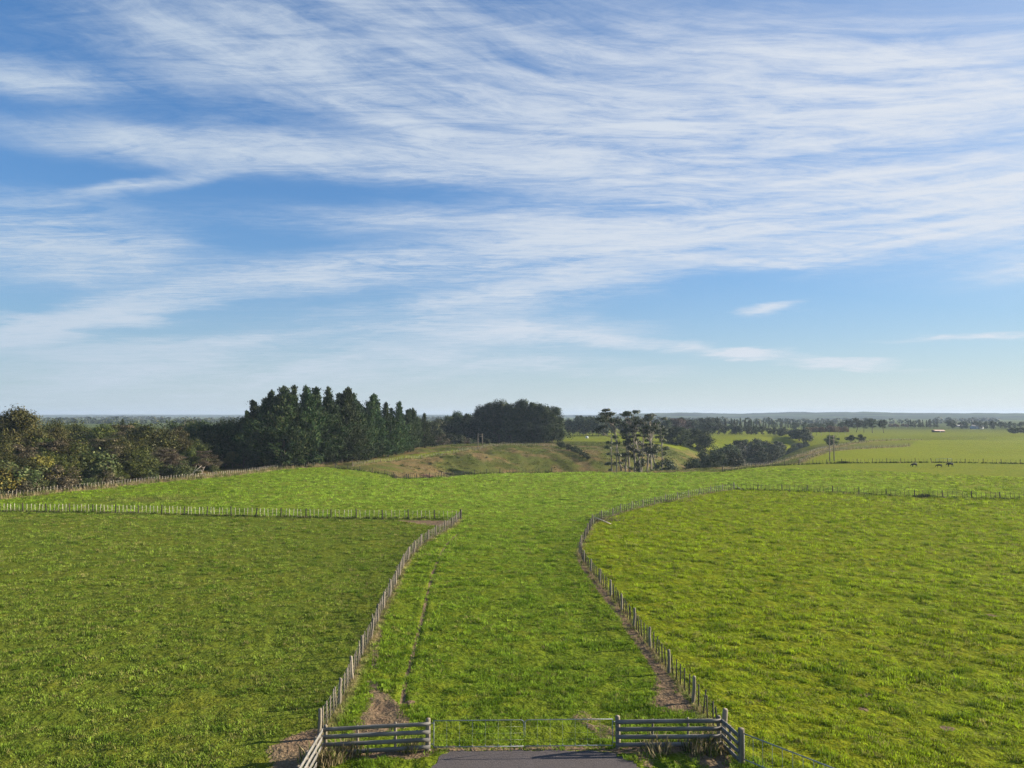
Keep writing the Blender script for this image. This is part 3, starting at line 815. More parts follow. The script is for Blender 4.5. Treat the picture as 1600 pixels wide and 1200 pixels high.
def dry_grass():
    rng = np.random.default_rng(12)
    P, S, K = [], [], []
    for L, wd, dens, sc in ((BUSH_EDGE, 1.5, 5.5, 5.0), (F_GULLY, .6, 5.0, 3.2), (LEFT_LANE, .22, 9, 1.5), (RIGHT_LANE, .22, 8, 1.5), (LEFT_CROSS, .2, 7, 2.0), (F_RIGHT, .45, 6, 3),
                        (F_RIM, 1.8, 3, 4), (F_TRACK, 1.0, 2.5, 4), (RIGHT_CROSS, .2, 7, 2.2), (F_MOUND, .5, 3, 3.5), (F_TOP, .8, 3, 4)):
        for p, q in zip(L[:-1], L[1:]):
            l = math.dist(p, q); n = int(l * dens)
            t = rng.uniform(size=n); off = rng.normal(0, wd * .55, n)
            nx, ny = -(q[1] - p[1]) / l, (q[0] - p[0]) / l
            P.append(np.stack([p[0] + (q[0] - p[0]) * t + nx * off, p[1] + (q[1] - p[1]) * t + ny * off], 1)); S.append(np.full(n, sc)); K.append(np.full(n, L is F_RIGHT or L is RIGHT_CROSS or L is F_GULLY or L is LEFT_CROSS))
    # seed heads and dead stalks round the rail fences
    for px, py, k in ((540, 1178, 26), (515, 1186, 26), (1098, 1170, 40), (1112, 1160, 30), (505, 1192, 22), (1035, 1172, 10), (640, 1176, 8)):
        cx, cy = at_z(px, py)
        P.append(np.stack([rng.normal(cx, .35, k), rng.normal(cy, .25, k)], 1)); S.append(np.full(k, 3.2)); K.append(np.zeros(k, bool))
    P = np.vstack(P); S = np.concatenate(S); K = np.concatenate(K)
    keep = ~inpoly(P[:, 0], P[:, 1], DRIVE); P, S, K = P[keep], S[keep], K[keep]
    n = len(P); z = H(P[:, 0], P[:, 1])
    scl = np.stack([S * .8, S * .8, S * 1.1], 1) * rng.uniform(.6, 1.3, (n, 1))
    rot = np.stack([rng.normal(0, .15, n), rng.normal(0, .15, n), rng.uniform(0, 6.28, n)], 1)
    g = (rng.uniform(size=(n, 1)) < .4)
    T = np.where(g, np.array((.10, .12, .025)), C_STRAW) * rng.uniform(.6, 1.2, (n, 1))
    T = np.where(K[:, None] & (rng.uniform(size=(n, 1)) < .8), np.array((.040, .055, .012)) * rng.uniform(.7, 1.3, (n, 1)), T)  # rank tufts along these fences; shade at their foot put into the colour
    protos = [tuft_mesh("dry_tuft", 200 + k, 14, .16, .14, .008) for k in range(3)]
    scatter("dry_grass", protos, np.column_stack([P, z]), rot, scl, np.hstack([T, np.ones((n, 1))]))
dry_grass()

# ------------------------------------------------------------------ post and batten fences
def proto_meshes():
    d = {}
    rng = np.random.default_rng(3)
    for nm, rad, h in (("post", .080, 1.22), ("stout", .115, 1.35)):
        mb = MB()
        zs = np.array((-.35, 0, .3, .7, h - .04, h)); rr = np.array((1.04, 1.03, 1.0, .97, .95, .80)) * rad
        mb.tube(np.stack([rng.normal(0, .006, 6), rng.normal(0, .006, 6), zs], 1), rr, 9)
        d[nm] = mb.mesh(nm, M["post"])
    mb = MB(); mb.box((0, 0, .59), (.022, .026, .51)); d["batten"] = mb.mesh("batten", M["batten"])
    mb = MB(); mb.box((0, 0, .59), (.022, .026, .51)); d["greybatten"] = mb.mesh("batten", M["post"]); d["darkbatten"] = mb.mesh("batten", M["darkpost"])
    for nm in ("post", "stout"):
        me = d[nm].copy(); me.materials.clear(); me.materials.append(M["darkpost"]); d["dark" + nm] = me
    return d
PROTO = proto_meshes()

def resample(L, step):
    L = np.array(L); seg = np.hypot(*np.diff(L, axis=0).T); s = np.concatenate([[0], np.cumsum(seg)])
    n = max(1, round(s[-1] / step)); t = np.linspace(0, s[-1], n + 1)
    return np.stack([np.interp(t, s, L[:, 0]), np.interp(t, s, L[:, 1])], 1)

def fence(name, L, label, post_step, per_bay, wires=(.15, .32, .5, .68, .86, 1.03), bat="batten", group=None, gap=(), hs=1.0, wr=.0035, jit=.045, dark=False, seed=0, stout_ends=True, maxpart=100):
    rng = np.random.default_rng(seed + 50)
    root = empty(name, (*L[0], float(H(*L[0]))))
    tag(root, label, "fence", group)
    b = np.array(root.location)
    pts = resample(L, post_step)
    Zs = H(pts[:, 0], pts[:, 1])
    cand_b, cand_p = [], []
    for i in range(len(pts)):
        cand_p.append((pts[i, 0], pts[i, 1], Zs[i], i in (0, len(pts) - 1) and stout_ends))
        if i == len(pts) - 1: break
        for k in range(per_bay):
            t = (k + 1) / (per_bay + 1) + rng.normal(0, .012)
            x, y = pts[i] + (pts[i + 1] - pts[i]) * t
            d = pts[i + 1] - pts[i]
            cand_b.append((x, y, float(H(x, y)), math.atan2(d[1], d[0])))
    infr = lambda c: abs(c[0]) < .76 * c[1] + 3 and c[1] > 22
    cand_p = [c for c in cand_p if infr(c)]; cand_b = [c for c in cand_b if infr(c)]
    near = sorted(cand_b, key=lambda c: math.hypot(c[0], c[1]))
    for j, (x, y, z, stout) in enumerate(cand_p):
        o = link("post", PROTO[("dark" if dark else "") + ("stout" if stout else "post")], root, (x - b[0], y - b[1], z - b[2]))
        o.rotation_euler = (rng.normal(0, jit), rng.normal(0, jit), rng.uniform(0, 6.28)); k = rng.uniform(.94, 1.05) * hs; o.scale = (1, 1, k)
    rest = MB()
    for j, (x, y, z, a) in enumerate(near):
        if j < maxpart:
            o = link("batten", PROTO[bat], root, (x - b[0], y - b[1], z - b[2]))
            o.rotation_euler = (rng.normal(0, jit), rng.normal(0, jit), a + rng.normal(0, .1)); o.scale = (1, 1, hs * rng.uniform(.96, 1.04))
        else:
            a += rng.normal(0, .1)
            rest.box((x - b[0], y - b[1], z - b[2] + .59 * hs), (.022, .026, .51 * hs), (np.array((math.cos(a), math.sin(a), 0)), np.array((-math.sin(a), math.cos(a), 0)), np.array((rng.normal(0, jit), rng.normal(0, jit), 1.0))))
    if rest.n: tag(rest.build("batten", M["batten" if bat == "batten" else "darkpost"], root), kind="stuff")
    wpts = resample(L, min(post_step, 3.5))
    wz = H(wpts[:, 0], wpts[:, 1])
    for h in wires:
        w = MB()
        w.tube(np.stack([wpts[:, 0] - b[0], wpts[:, 1] - b[1], wz + h * hs - b[2]], 1), wr, 4, cap=False)
        w.build("wire", M["wire"], root)
    return root

fence("post_and_batten_fence", LEFT_LANE, "curving post and batten fence along the left side of the central grass lane", 3.3, 5, bat="greybatten", seed=1, stout_ends=False)
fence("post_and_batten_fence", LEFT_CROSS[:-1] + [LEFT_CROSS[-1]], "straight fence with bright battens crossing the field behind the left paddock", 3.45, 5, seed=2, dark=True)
fence("post_and_batten_fence", RIGHT_LANE, "bowed post and batten fence along the right side of the central grass lane", 3.9, 5, bat="darkbatten", seed=3)
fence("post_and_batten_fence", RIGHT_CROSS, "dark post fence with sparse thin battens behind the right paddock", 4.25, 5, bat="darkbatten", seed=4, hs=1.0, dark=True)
fence("boundary_fence", BUSH_EDGE[:11], "pale picket-like fence in dry grass along the edge of the bush and pines", 2.6, 3, seed=5, wires=(.3, .65, 1.0), hs=1.02)
fence("boundary_fence", BUSH_EDGE[10:], "fence climbing behind the grass at the foot of the pine row", 3.2, 3, seed=6, wires=(.3, .65, 1.0))
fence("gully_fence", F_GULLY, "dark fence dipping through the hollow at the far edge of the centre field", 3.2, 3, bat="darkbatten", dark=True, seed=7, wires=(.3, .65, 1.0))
fence("hillside_fence", F_MOUND, "pale fence climbing the rough mound below the pine row", 4.0, 4, seed=8, wires=(.3, .65, 1.0))
fence("hillside_fence", F_TOP, "fence along the top of the mound under the dark cypress clump", 4.5, 3, seed=9, wires=(.4, .9))
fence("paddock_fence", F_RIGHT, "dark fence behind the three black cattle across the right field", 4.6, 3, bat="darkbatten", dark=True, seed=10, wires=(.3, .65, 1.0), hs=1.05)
fence("rim_fence", F_RIM, "fence in pale dry grass along the rim of the wooded gully", 5.0, 2, seed=11, wires=(.4, .9))
fence("rim_fence", F_TRACK, "short fence curving up between rough strip and bright right field", 5.0, 2, seed=12, wires=(.4, .9))

# ------------------------------------------------------------------ timber rail fences by the gate
def rail_fence(label, A, B, zsA, zsB, posts, front, post_h=1.2, thick=None, name="rail_fence", ext=0.0, shape="round", rails=4):
    """four boards nailed to posts from A to B; front = side (+1/-1) of the A-B line on which the boards sit"""
    A = np.array(A, float); B = np.array(B, float)
    root = empty(name, (A[0], A[1], 0)); tag(root, label, "fence", "timber rail fences beside the gate")
    d = (B - A); l = np.linalg.norm(d); d /= l
    nrm = np.array((-d[1], d[0])) * front
    rng = np.random.default_rng(int(abs(A[0]) * 100))
    for t, rad, h in posts:
        p = d * l * t
        mb = MB()
        zs = np.array((-.4, 0, .5, h - .03, h))
        mb.tube(np.stack([np.zeros(5), np.zeros(5), zs], 1), np.array((1.02, 1.02, 1, .98, .86)) * rad, 12)
        o = mb.build("post", M["post"], root); o.location = (p[0] - nrm[0] * (rad + .022), p[1] - nrm[1] * (rad + .022), 0)
        o.rotation_euler = (rng.normal(0, .012), rng.normal(0, .012), rng.uniform(0, 6))
    for k in range(rails):
        zA = zsA[0] + (zsA[1] - zsA[0]) * k / (rails - 1); zB = zsB[0] + (zsB[1] - zsB[0]) * k / (rails - 1)
        mb = MB()
        n = 10
        for i in range(n):   # each board sags and twists a little along its length
            t0, t1 = i / n, (i + 1) / n
            for_ = [(t0, 0), (t1, 0)]
        ts = np.linspace(-.04 / l, 1 + (.04 + ext) / l, n + 1)
        w = .078 + rng.normal(0, .002); th = .02
        vs = []
        for t in ts:
            z = zA + (zB - zA) * t + .012 * math.sin(t * 3.1 + k) + rng.normal(0, .0015)
            c = np.array((d[0] * l * t, d[1] * l * t))
            for a, b in ((-1, -1), (1, -1), (1, 1), (-1, 1)):
                vs.append((c[0] + nrm[0] * th * a, c[1] + nrm[1] * th * a, z + b * w))
        q = []
        for i in range(n):
            for e in range(4):
                e2 = (e + 1) % 4
                q.append((i * 4 + e, i * 4 + e2, i * 4 + 4 + e2, i * 4 + 4 + e))
        q += [(3, 2, 1, 0), (n * 4, n * 4 + 1, n * 4 + 2, n * 4 + 3)]
        mb.add(vs, q)
        mb.build("rail", M["rail"], root)
    return root

LP_A, LP_B = at_z(504, 1183), at_z(671, 1173.5)
RP_A, RP_B = at_z(965, 1170), at_z(1126, 1168)
rail_fence("four-rail grey board fence panel left of the double gate", LP_A, LP_B, (1.06, .16), (1.06, .16),
           [(.02, .075, 1.2), (.32, .045, 1.14), (.675, .055, 1.18), (.985, .10, 1.24)], -1)
rail_fence("four-rail grey board fence panel right of the double gate", RP_A, RP_B, (1.06, .16), (1.06, .16),
           [(.01, .10, 1.24), (.34, .045, 1.14), (.69, .05, 1.18), (.995, .085, 1.22)], -1)
WL = at_z(467, 1204, 1.06); dL = np.array(WL) - np.array(LP_A); dL = dL / np.linalg.norm(dL)
WLe = np.array(LP_A) + dL * 4.2
rail_fence("sunlit pale board fence slanting towards the viewer at the left gateway corner", np.array(LP_A) + dL * .05, WLe, (1.06, .16), (1.06, .16),
           [(.18, .06, 1.14), (.45, .06, 1.14), (.72, .06, 1.16), (.985, .08, 1.2)], 1)
WR = np.array(at_z(1153, 1192))
rail_fence("short shaded board fence slanting from the right panel to the stout post", np.array(RP_B) + np.array((.06, -.02)), WR, (1.06, .16), (1.06, .16),
           [(.45, .05, 1.12), (1.0, .125, 1.3)], -1)

# ------------------------------------------------------------------ steel gates
def tube_path(pts, rad, name, root, n=8, m="galv"):
    mb = MB(); mb.tube(np.array(pts), rad, n); return mb.build(name, M[m], root, smooth=True)

def gate(label, A, B, z0, z1, stays, round_end, name="farm_gate", wires=3, rad=.018, group=None, dip=0.0):
    """A hinge end, B latch end (ground points)"""
    A = np.array(A, float); B = np.array(B, float); d = B - A; l = np.linalg.norm(d); d /= l
    root = empty(name, (A[0], A[1], 0), 0); tag(root, label, "gate", group)
    P = lambda s, z: (d[0] * s, d[1] * s, z - dip * s / l)
    rr = .13
    arc = [P(l - rr + rr * math.sin(a), z1 - rr + rr * math.cos(a)) for a in np.linspace(0, math.pi / 2, 6)]
    if round_end:
        tube_path([P(0, z0), P(0, z1), ], rad, "hinge_tube", root)
        tube_path([P(0, z1), P(l * .33, z1), P(l * .66, z1)] + arc + [P(l, z0 + .3), P(l, z0)], rad, "top_tube", root)
    else:
        tube_path([P(0, z0), P(0, z1)], rad, "hinge_tube", root); tube_path([P(l, z0), P(l, z1)], rad, "end_tube", root)
        tube_path([P(0, z1), P(l * .5, z1), P(l, z1)], rad, "top_tube", root)
    tube_path([P(-.01, z0), P(l * .5, z0), P(l, z0)], rad, "bottom_tube", root)
    for k in range(stays):
        s = l * (k + 1) / (stays + 1)
        tube_path([P(s, z0 - .015), P(s, z1)], .004 if name == "farm_gate" else .010, "stay", root, 5)
        mb = MB(); mb.box(P(s, z0 + .035), (.014, .012, .035)); mb.build("clip", M["galv"], root)
    for k in range(wires):
        z = z0 + (z1 - z0) * (k + 1) / (wires + 1)
        tube_path([P(0, z), P(l * .5, z), P(l, z)], .0022, "wire", root, 4, "wire")
    for z in (z0 + .12, z1 - .1):
        mb = MB(); mb.box(P(-.05, z), (.055, .012, .016), (np.array((*d, 0)), np.array((-d[1], d[0], 0)), np.array((0, 0, 1.0)))); mb.build("hinge", M["galv"], root)
    return root
GA = np.array(at_z(676.5, 1172.5)); GB = np.array(at_z(958.5, 1169.5)); GM = GA + (GB - GA) * .506
gate("left leaf of the galvanised double gate, with the rounded upright", GA + np.array((.03, 0)), GM - np.array((.03, 0)), .13, 1.17, 6, True, group="galvanised gates")
gate("right leaf of the galvanised double gate, next to the right rail panel", GB - np.array((.03, 0)), GM + np.array((.02, 0)), .13, 1.17, 6, True, group="galvanised gates")
SG_A = WR + np.array((.22, -.05)); d_ = np.array(at_z(1294, 1199, 1.1)) - SG_A; d_ /= np.linalg.norm(d_)
gate("steel gate with upright bars running off beside the stout corner post", SG_A, SG_A + d_ * 5.2, .16, 1.14, 12, False, wires=5, name="barred_gate", rad=.024, group="galvanised gates")

# ------------------------------------------------------------------ trees
UP = np.array((0, 0, 1.0))
def unit(v): return v / (np.linalg.norm(v, axis=-1, keepdims=True) + 1e-9)

def limb(mb, p0, d, L, r0, rng, n=5, wob=.12, up=0.0, r1=.35, sides=5):
    pts = [np.array(p0, float)]; d = unit(np.array(d, float))
    for k in range(n):
        d = unit(d + rng.normal(0, wob, 3) + UP * up)
        pts.append(pts[-1] + d * L / n)
    mb.tube(pts, np.linspace(r0, r0 * r1, n + 1), sides)
    return np.array(pts), d

def clump_cards(mb, c, rad, n, size, rng, up=.35, flat_=1.0, elong=1.7):
    """one spray of leaves round a centre: more on the outside, facing outwards"""
    d = unit(rng.normal(0, 1, (n, 3))); r = rad * rng.uniform(.45, 1.08, (n, 1))
    p = c + d * r * np.array((1, 1, flat_))
    nrm = unit(d + UP * up + rng.normal(0, .38, (n, 3)))
    s = size * rng.uniform(.6, 1.4, n)
    mb.cards(p, nrm, rng.normal(0, 1, (n, 3)) + UP * .3, s * elong, s, rng)

def pine_tree(h, seed, rad=.27, skirt=.03, dens=1.0, lean=.0):
    rng = np.random.default_rng(seed)
    T, C = MB(), MB()
    rad *= rng.uniform(.8, 1.3); ex = rng.uniform(.85, 1.15); gap = rng.uniform(0, 6.28)
    top = np.array((rng.normal(0, .035 * h), rng.normal(0, .035 * h), h))
    zs = np.linspace(0, 1, 9)
    tr = np.stack([top[0] * zs ** 2, top[1] * zs ** 2, h * zs], 1); tr[0, 2] = -.6
    T.tube(tr, h * .018 * (1 - zs * .93), 7)
    z = skirt * h
    while z < h * .97:
        f = z / h
        prof = (1 - f) ** ex * (.92 + .16 * math.sin(f * 11 + seed)) * (1.12 if f < .6 else 1.0) + .035
        nb = int(rng.integers(4, 7))
        a0 = rng.uniform(0, 6.28)
        for b in range(nb):
            a = a0 + b * 6.283 / nb + rng.normal(0, .25)
            L = rad * h * prof * rng.uniform(.5, 1.4) * (.72 + .28 * math.cos(a - gap - f * 5))
            e = R(5 + 42 * f) + rng.normal(0, .1)
            d = np.array((math.cos(a) * math.cos(e), math.sin(a) * math.cos(e), math.sin(e)))
            m = 6
            ts = np.linspace(0, 1, m)
            base = np.array((top[0] * f * f, top[1] * f * f, z))
            pts = base + d * L * ts[:, None] + UP * (L * .32 * ts[:, None] ** 2)
            if rng.uniform() < .35: T.tube(pts, np.linspace(.06 * (1 - f) + .02, .01, m), 4, cap=False)
            nc = int(max(10, 46 * dens * (L / 3.0)))
            t = rng.uniform(.18, 1.06, nc) ** .7
            p = base + d * L * t[:, None] + UP * (L * .32 * t[:, None] ** 2) + rng.normal(0, .22 + .05 * L, (nc, 3)) * np.array((1, 1, .6))
            dirv = unit(d + UP * (.35 + .6 * t[:, None]) + rng.normal(0, .25, (nc, 3)))
            nrm = unit(rng.normal(0, 1, (nc, 3)) + UP * .5 + np.array((math.cos(a), math.sin(a), 0)) * .6)
            C.cards(p, nrm, dirv, rng.uniform(.50, .95, nc), rng.uniform(.18, .32, nc), rng)
        z += h * .021 * rng.uniform(.8, 1.3)
    # leader
    for k in range(5):
        p = np.array((top[0], top[1], h - .25 * k)) + rng.normal(0, .10 * (k + .5), (8, 3)) * np.array((1, 1, .4))
        C.cards(p, rng.normal(0, 1, (8, 3)), UP + rng.normal(0, .25, (8, 3)), .75, .22, rng)
    return T, C

def broad_tree(h, seed, w=.42, base=.22, K=46, size=.34, per=120, flat_=.75, up=.35, lumps=.19, shape=1.0, limbs=7, trunk_r=.02, elong=1.6, multi=1, full=False):
    """spreading crown of leaf sprays carried on forked limbs; w half-width / height, base = bare share of the trunk"""
    rng = np.random.default_rng(seed)
    T, C = MB(), MB()
    cz, rz, rx = h * (1 + base) / 2, h * (1 - base) / 2, h * w
    fork = h * (base + .12)
    for m in range(multi):
        x0 = rng.normal(0, .03 * h * (multi > 1), 2)
        tp, d = limb(T, (x0[0], x0[1], -.5), (rng.normal(0, .1 + .15 * (multi > 1)), rng.normal(0, .1 + .15 * (multi > 1)), 1), fork + .5, h * trunk_r, rng, 5, .05, .05, .7, 7)
        tips = []
        for k in range(limbs):
            a = rng.uniform(0, 6.28); e = rng.uniform(.5, 1.3)
            pts, _ = limb(T, tp[-1 - (k % 2)], (math.cos(a) * math.cos(e), math.sin(a) * math.cos(e), math.sin(e)), h * rng.uniform(.3, .55) * (1 - base), h * trunk_r * .55, rng, 5, .16, .06, .2, 5)
            tips.append(pts[-1]); tips.append(pts[-2])
    for k in range(K):
        if k < len(tips): c = tips[k] + rng.normal(0, .03 * h, 3)
        else:
            d = unit(rng.normal(0, 1, 3)); d[2] = abs(d[2]) if rng.uniform() < .65 else d[2]
            r = rng.uniform(.45, 1.0) ** .5
            zz = d[2] * r
            wide = 1 - .28 * shape * max(zz, 0) - .1 * abs(zz)
            c = np.array((d[0] * rx * r * wide, d[1] * rx * r * wide, cz + zz * rz * .95))
            if full:   # clothed to the ground
                f = rng.uniform(.06, .97); a = rng.uniform(0, 6.28); q = rx * (1 - f ** 2.3) ** .62 * (.8 + .2 * min(1, f * 4)) * rng.uniform(.5, 1.12)
                c = np.array((q * math.cos(a), q * math.sin(a), f * h))
        c[2] = min(c[2], h * (1 - lumps * .4))
        lr = h * lumps * rng.uniform(.55, 1.15)
        clump_cards(C, c, lr, int(per * rng.uniform(.6, 1.3)), size, rng, up, flat_, elong)
    return T, C

def conic_tree(h, seed, **k):
    return broad_tree(h, seed, **k)

def bare_tree(h, seed, n=420):
    rng = np.random.default_rng(seed)
    T, C = MB(), MB()
    tp, _ = limb(T, (0, 0, -.5), (0, 0, 1), h * .35, h * .022, rng, 4, .04)
    for k in range(8):
        a = rng.uniform(0, 6.28); e = rng.uniform(.6, 1.35)
        pts, _ = limb(T, tp[-1], (math.cos(a) * math.cos(e), math.sin(a) * math.cos(e), math.sin(e)), h * .58, h * .011, rng, 6, .14, .06, .15)
    d = unit(rng.normal(0, 1, (n * 5, 3))); d[:, 2] = np.abs(d[:, 2])
    p = d * rng.uniform(.35, 1, (n * 5, 1)) ** .6 * np.array((h * .36, h * .36, h * .62)) + UP * h * .36
    C.cards(p, rng.normal(0, 1, (n * 5, 3)), d + UP * .5 + rng.normal(0, .3, (n * 5, 3)), h * .10, h * .016, rng)
    return T, C

def dead_tree(h, seed):
    rng = np.random.default_rng(seed)
    T = MB()
    tp, _ = limb(T, (0, 0, -.5), (.08, 0, 1), h * .5, h * .022, rng, 5, .06)
    for k in range(9):
        a = rng.uniform(0, 6.28); e = rng.uniform(.3, 1.2)
        pts, d = limb(T, tp[2 + k % 4], (math.cos(a) * math.cos(e), math.sin(a) * math.cos(e), math.sin(e)), h * rng.uniform(.35, .55), h * .010, rng, 6, .2, .05, .15)
        for j in (2, 3, 4, 5):
            limb(T, pts[j], d + rng.normal(0, .6, 3), h * .16, h * .004, rng, 4, .25, .08, .2, 4)
    return T, None

def gum_tree(h, seed, fork=.45, side=(0, 0), crown_from=.62, K=16, spread=.17, nstem=1, lowsprays=4, lean=(0, 0)):
    """tall bare eucalypt: pale wandering stems, wide-angled limbs, thin layered sprays at their ends"""
    rng = np.random.default_rng(seed)
    T, C = MB(), MB()
    for s in range(nstem):
        la = np.array((lean[0] + (s - (nstem - 1) / 2) * .16, lean[1], 1.0))
        tp, _ = limb(T, (.25 * s, 0, -1.0), la, h * .93 + 1, h * .014, rng, 12, .045, .035, .32, 8)
        n = len(tp)
        tips = []
        for k in range(9):
            i = int(n * rng.uniform(crown_from - .1, .97)); i = min(i, n - 2)
            a = rng.uniform(0, 6.28); e = rng.uniform(.35, 1.0)
            L = h * spread * rng.uniform(.6, 1.3)
            pts, d = limb(T, tp[i], (math.cos(a) * math.cos(e) + side[0], math.sin(a) * math.cos(e) + side[1], math.sin(e)), L, h * .0055, rng, 6, .15, .10, .2, 5)
            tips += [pts[-1], pts[-2] + rng.normal(0, .3, 3)]
            for _ in range(2):
                q, _d = limb(T, pts[3], d + rng.normal(0, .5, 3), L * .5, h * .003, rng, 4, .2, .1, .25, 4); tips.append(q[-1])
        for k in range(int(lowsprays * .7)):
            i = int(n * rng.uniform(.3, crown_from)); a = rng.uniform(0, 6.28)
            q, _ = limb(T, tp[i], (math.cos(a), math.sin(a), .45), h * .06, h * .004, rng, 4, .15, .05, .3, 4)
            clump_cards(C, q[-1], h * .042 * rng.uniform(.7, 1.3), 70, .26, rng, .3, .8, 2.0)
        rng.shuffle(tips)
        for c in tips[:K]:
            clump_cards(C, c, h * .060 * rng.uniform(.7, 1.35), 105, .27, rng, .55, .34, 2.1)
    return T, C

def shrub_tree(h, seed, w=.6, K=16, per=110, size=.22, flat_=.8):
    return broad_tree(h, seed, w=w, base=.02, K=K, size=size, per=per, flat_=flat_, lumps=.27, limbs=5, trunk_r=.025, multi=2)

LIB = {}
def kind(name, fn, n, leaf, bark, h, part="crown", **kw):
    """a few different individuals of one kind, each trunk and crown a mesh of its own"""
    LIB[name] = []
    for k in range(n):
        T, C = fn(h, 1000 + 37 * k + sum(map(ord, name)), **kw)
        LIB[name].append((h, T.mesh("trunk", M[bark], True), C.mesh(part, M[leaf]) if C else None, part))

kind("pine", pine_tree, 9, "pine", "bark", 20.0)
kind("cypress", broad_tree, 4, "macro", "bark", 18.0, w=.32, base=.03, K=130, size=.30, per=105, flat_=1.0, up=.5, lumps=.12, shape=.9, limbs=10, elong=2.2, full=True)
kind("broadleaf", broad_tree, 5, "native", "bark", 11.0, w=.40, base=.08, K=40, size=.23, per=210, lumps=.185, elong=1.5, flat_=.8)
kind("olive", broad_tree, 3, "olive", "bark", 13.0, w=.30, base=.08, K=60, size=.19, per=190, lumps=.13, shape=1.3, elong=1.7)
kind("kanuka", broad_tree, 4, "brownish", "deadwood", 10.0, w=.45, base=.20, K=32, size=.165, per=260, flat_=.34, up=.7, lumps=.19, shape=.4, limbs=9, trunk_r=.014, multi=2)
kind("yellowbush", shrub_tree, 2, "yellow", "bark", 5.0, w=.45, K=22, per=85, size=.20)
kind("shrub", shrub_tree, 4, "shrub", "bark", 4.5, w=.55, K=22, per=110, size=.20)
kind("brownshrub", shrub_tree, 2, "brownish", "deadwood", 3.5, w=.6, K=18, per=110, size=.15)
kind("darkshrub", shrub_tree, 3, "fardark", "bark", 4.0, w=.55, K=22, per=90, size=.22)
kind("roundfar", broad_tree, 4, "fardark", "bark", 12.0, w=.45, base=.06, K=46, size=.45, per=55, lumps=.19)
kind("darknative", broad_tree, 4, "macro", "bark", 12.0, w=.46, base=.05, K=60, size=.30, per=90, lumps=.18, full=True)
kind("farpine", pine_tree, 3, "fardark", "bark", 16.0, rad=.26, skirt=.16, dens=.55)
kind("clumppine", broad_tree, 4, "fardark", "bark", 17.0, w=.33, base=.30, K=44, size=.5, per=60, lumps=.13, limbs=9, flat_=.7)
kind("plantation", pine_tree, 2, "shrub", "palebark", 15.0, rad=.13, skirt=.30, dens=.5)
kind("bare", bare_tree, 3, "twig", "deadwood", 9.0)
kind("dead", dead_tree, 2, None, "palebark", 11.0)

def ordinal(i): return ["first", "second", "third", "fourth", "fifth", "sixth", "seventh", "eighth", "ninth", "tenth", "eleventh", "twelfth", "thirteenth", "fourteenth", "fifteenth", "sixteenth", "seventeenth", "eighteenth", "nineteenth", "twentieth"][i]
USED = {}
def plant(kd, name, x, y, h, label, cat, group=None, wid=1.0, z=None, rz=None, var=None, single=False):
    k = USED.get(kd, 0); USED[kd] = k + 1
    h0, T, C, part = LIB[kd][(k if var is None else var) % len(LIB[kd])]
    rg = random.Random(k * 7919 + hash(len(kd)))
    s = h / h0
    root = empty(name, (x, y, float(H(x, y)) - .05 if z is None else z), rg.uniform(0, 6.28) if rz is None else rz)
    root.rotation_euler.x = rg.gauss(0, .03); root.rotation_euler.y = rg.gauss(0, .03)
    root.scale = (s * wid * rg.uniform(.92, 1.08), s * wid * rg.uniform(.92, 1.08), s)
    tag(root, label, cat, group)
    link("trunk", T, root)
    if C: link(part, C, root)
    return root

def top_h(px, py, Y):
    x, z = at_y(px, py, Y)
    return x, z - float(H(x, Y))

# tall pine shelterbelt behind the bush fence
PINES = [  # column, top row, distance
    (386, 641, 196), (397, 625, 190), (412, 612, 184), (425, 609, 187), (446, 603, 182), (458, 601, 186), (482, 602, 189), (499, 605, 193), (513, 604, 197), (534, 609, 200),
    (545, 606, 204), (557, 605, 208), (577, 618, 213), (588, 615, 219), (607, 628, 225), (619, 627, 233), (638, 640, 241), (647, 637, 250), (664, 645, 259)]
for i, (px, py, Y) in enumerate(PINES):
    x, h = top_h(px, py, Y)
    plant("pine", "pine_tree", x, Y, h, f"tall dark green pine, {ordinal(i)} from the left in the front row of the shelterbelt", "pine tree", "pines of the shelterbelt", wid=1.15 + .25 * (i % 3 == 1))
rg = random.Random(4)
for i in range(30):
    px = 386 + i * 9.4 + rg.uniform(-4, 4); Y = 201 + i * 2.1 + rg.uniform(-4, 6)
    base_top = np.interp(px, [386, 400, 430, 470, 540, 580, 620, 670], [644, 626, 612, 609, 613, 622, 634, 648])
    x, h = top_h(px, base_top + rg.uniform(-2, 9), Y)
    plant("pine", "pine_tree", x, Y, h, "dark pine in the back row of the shelterbelt, only its top showing", "pine tree", "pines of the shelterbelt", wid=rg.uniform(1.1, 1.6))

# dark cypresses on the mound
CYP = [(700, 650, 338), (715, 644, 345), (733, 648, 340), (752, 641, 334), (766, 630, 330), (781, 627, 326), (800, 633, 323), (815, 626, 325), (834, 630, 323), (849, 634, 321), (863, 637, 324)]
for i, (px, py, Y) in enumerate(CYP):
    x, h = top_h(px, py, Y)
    nm = "low" if i < 4 else "tall"
    j = i if i < 4 else i - 4
    plant("cypress", "cypress_tree", x, Y, h, f"{nm} broad dark cypress, {ordinal(j)} from the left in the {'hollow beside the pines' if i < 4 else 'rounded clump on the mound'}", "cypress tree", "dark cypresses on the mound", wid=1.08)
rg = random.Random(8)
for i in range(6):
    px = 690 + i * 31; Y = 352 + rg.uniform(-4, 6)
    x, h = top_h(px, (652 if i < 2 else 634) + rg.uniform(0, 6), Y)
    plant("cypress", "cypress_tree", x, Y, h, "dark cypress standing behind the front trees of the mound clump", "cypress tree", "dark cypresses on the mound")

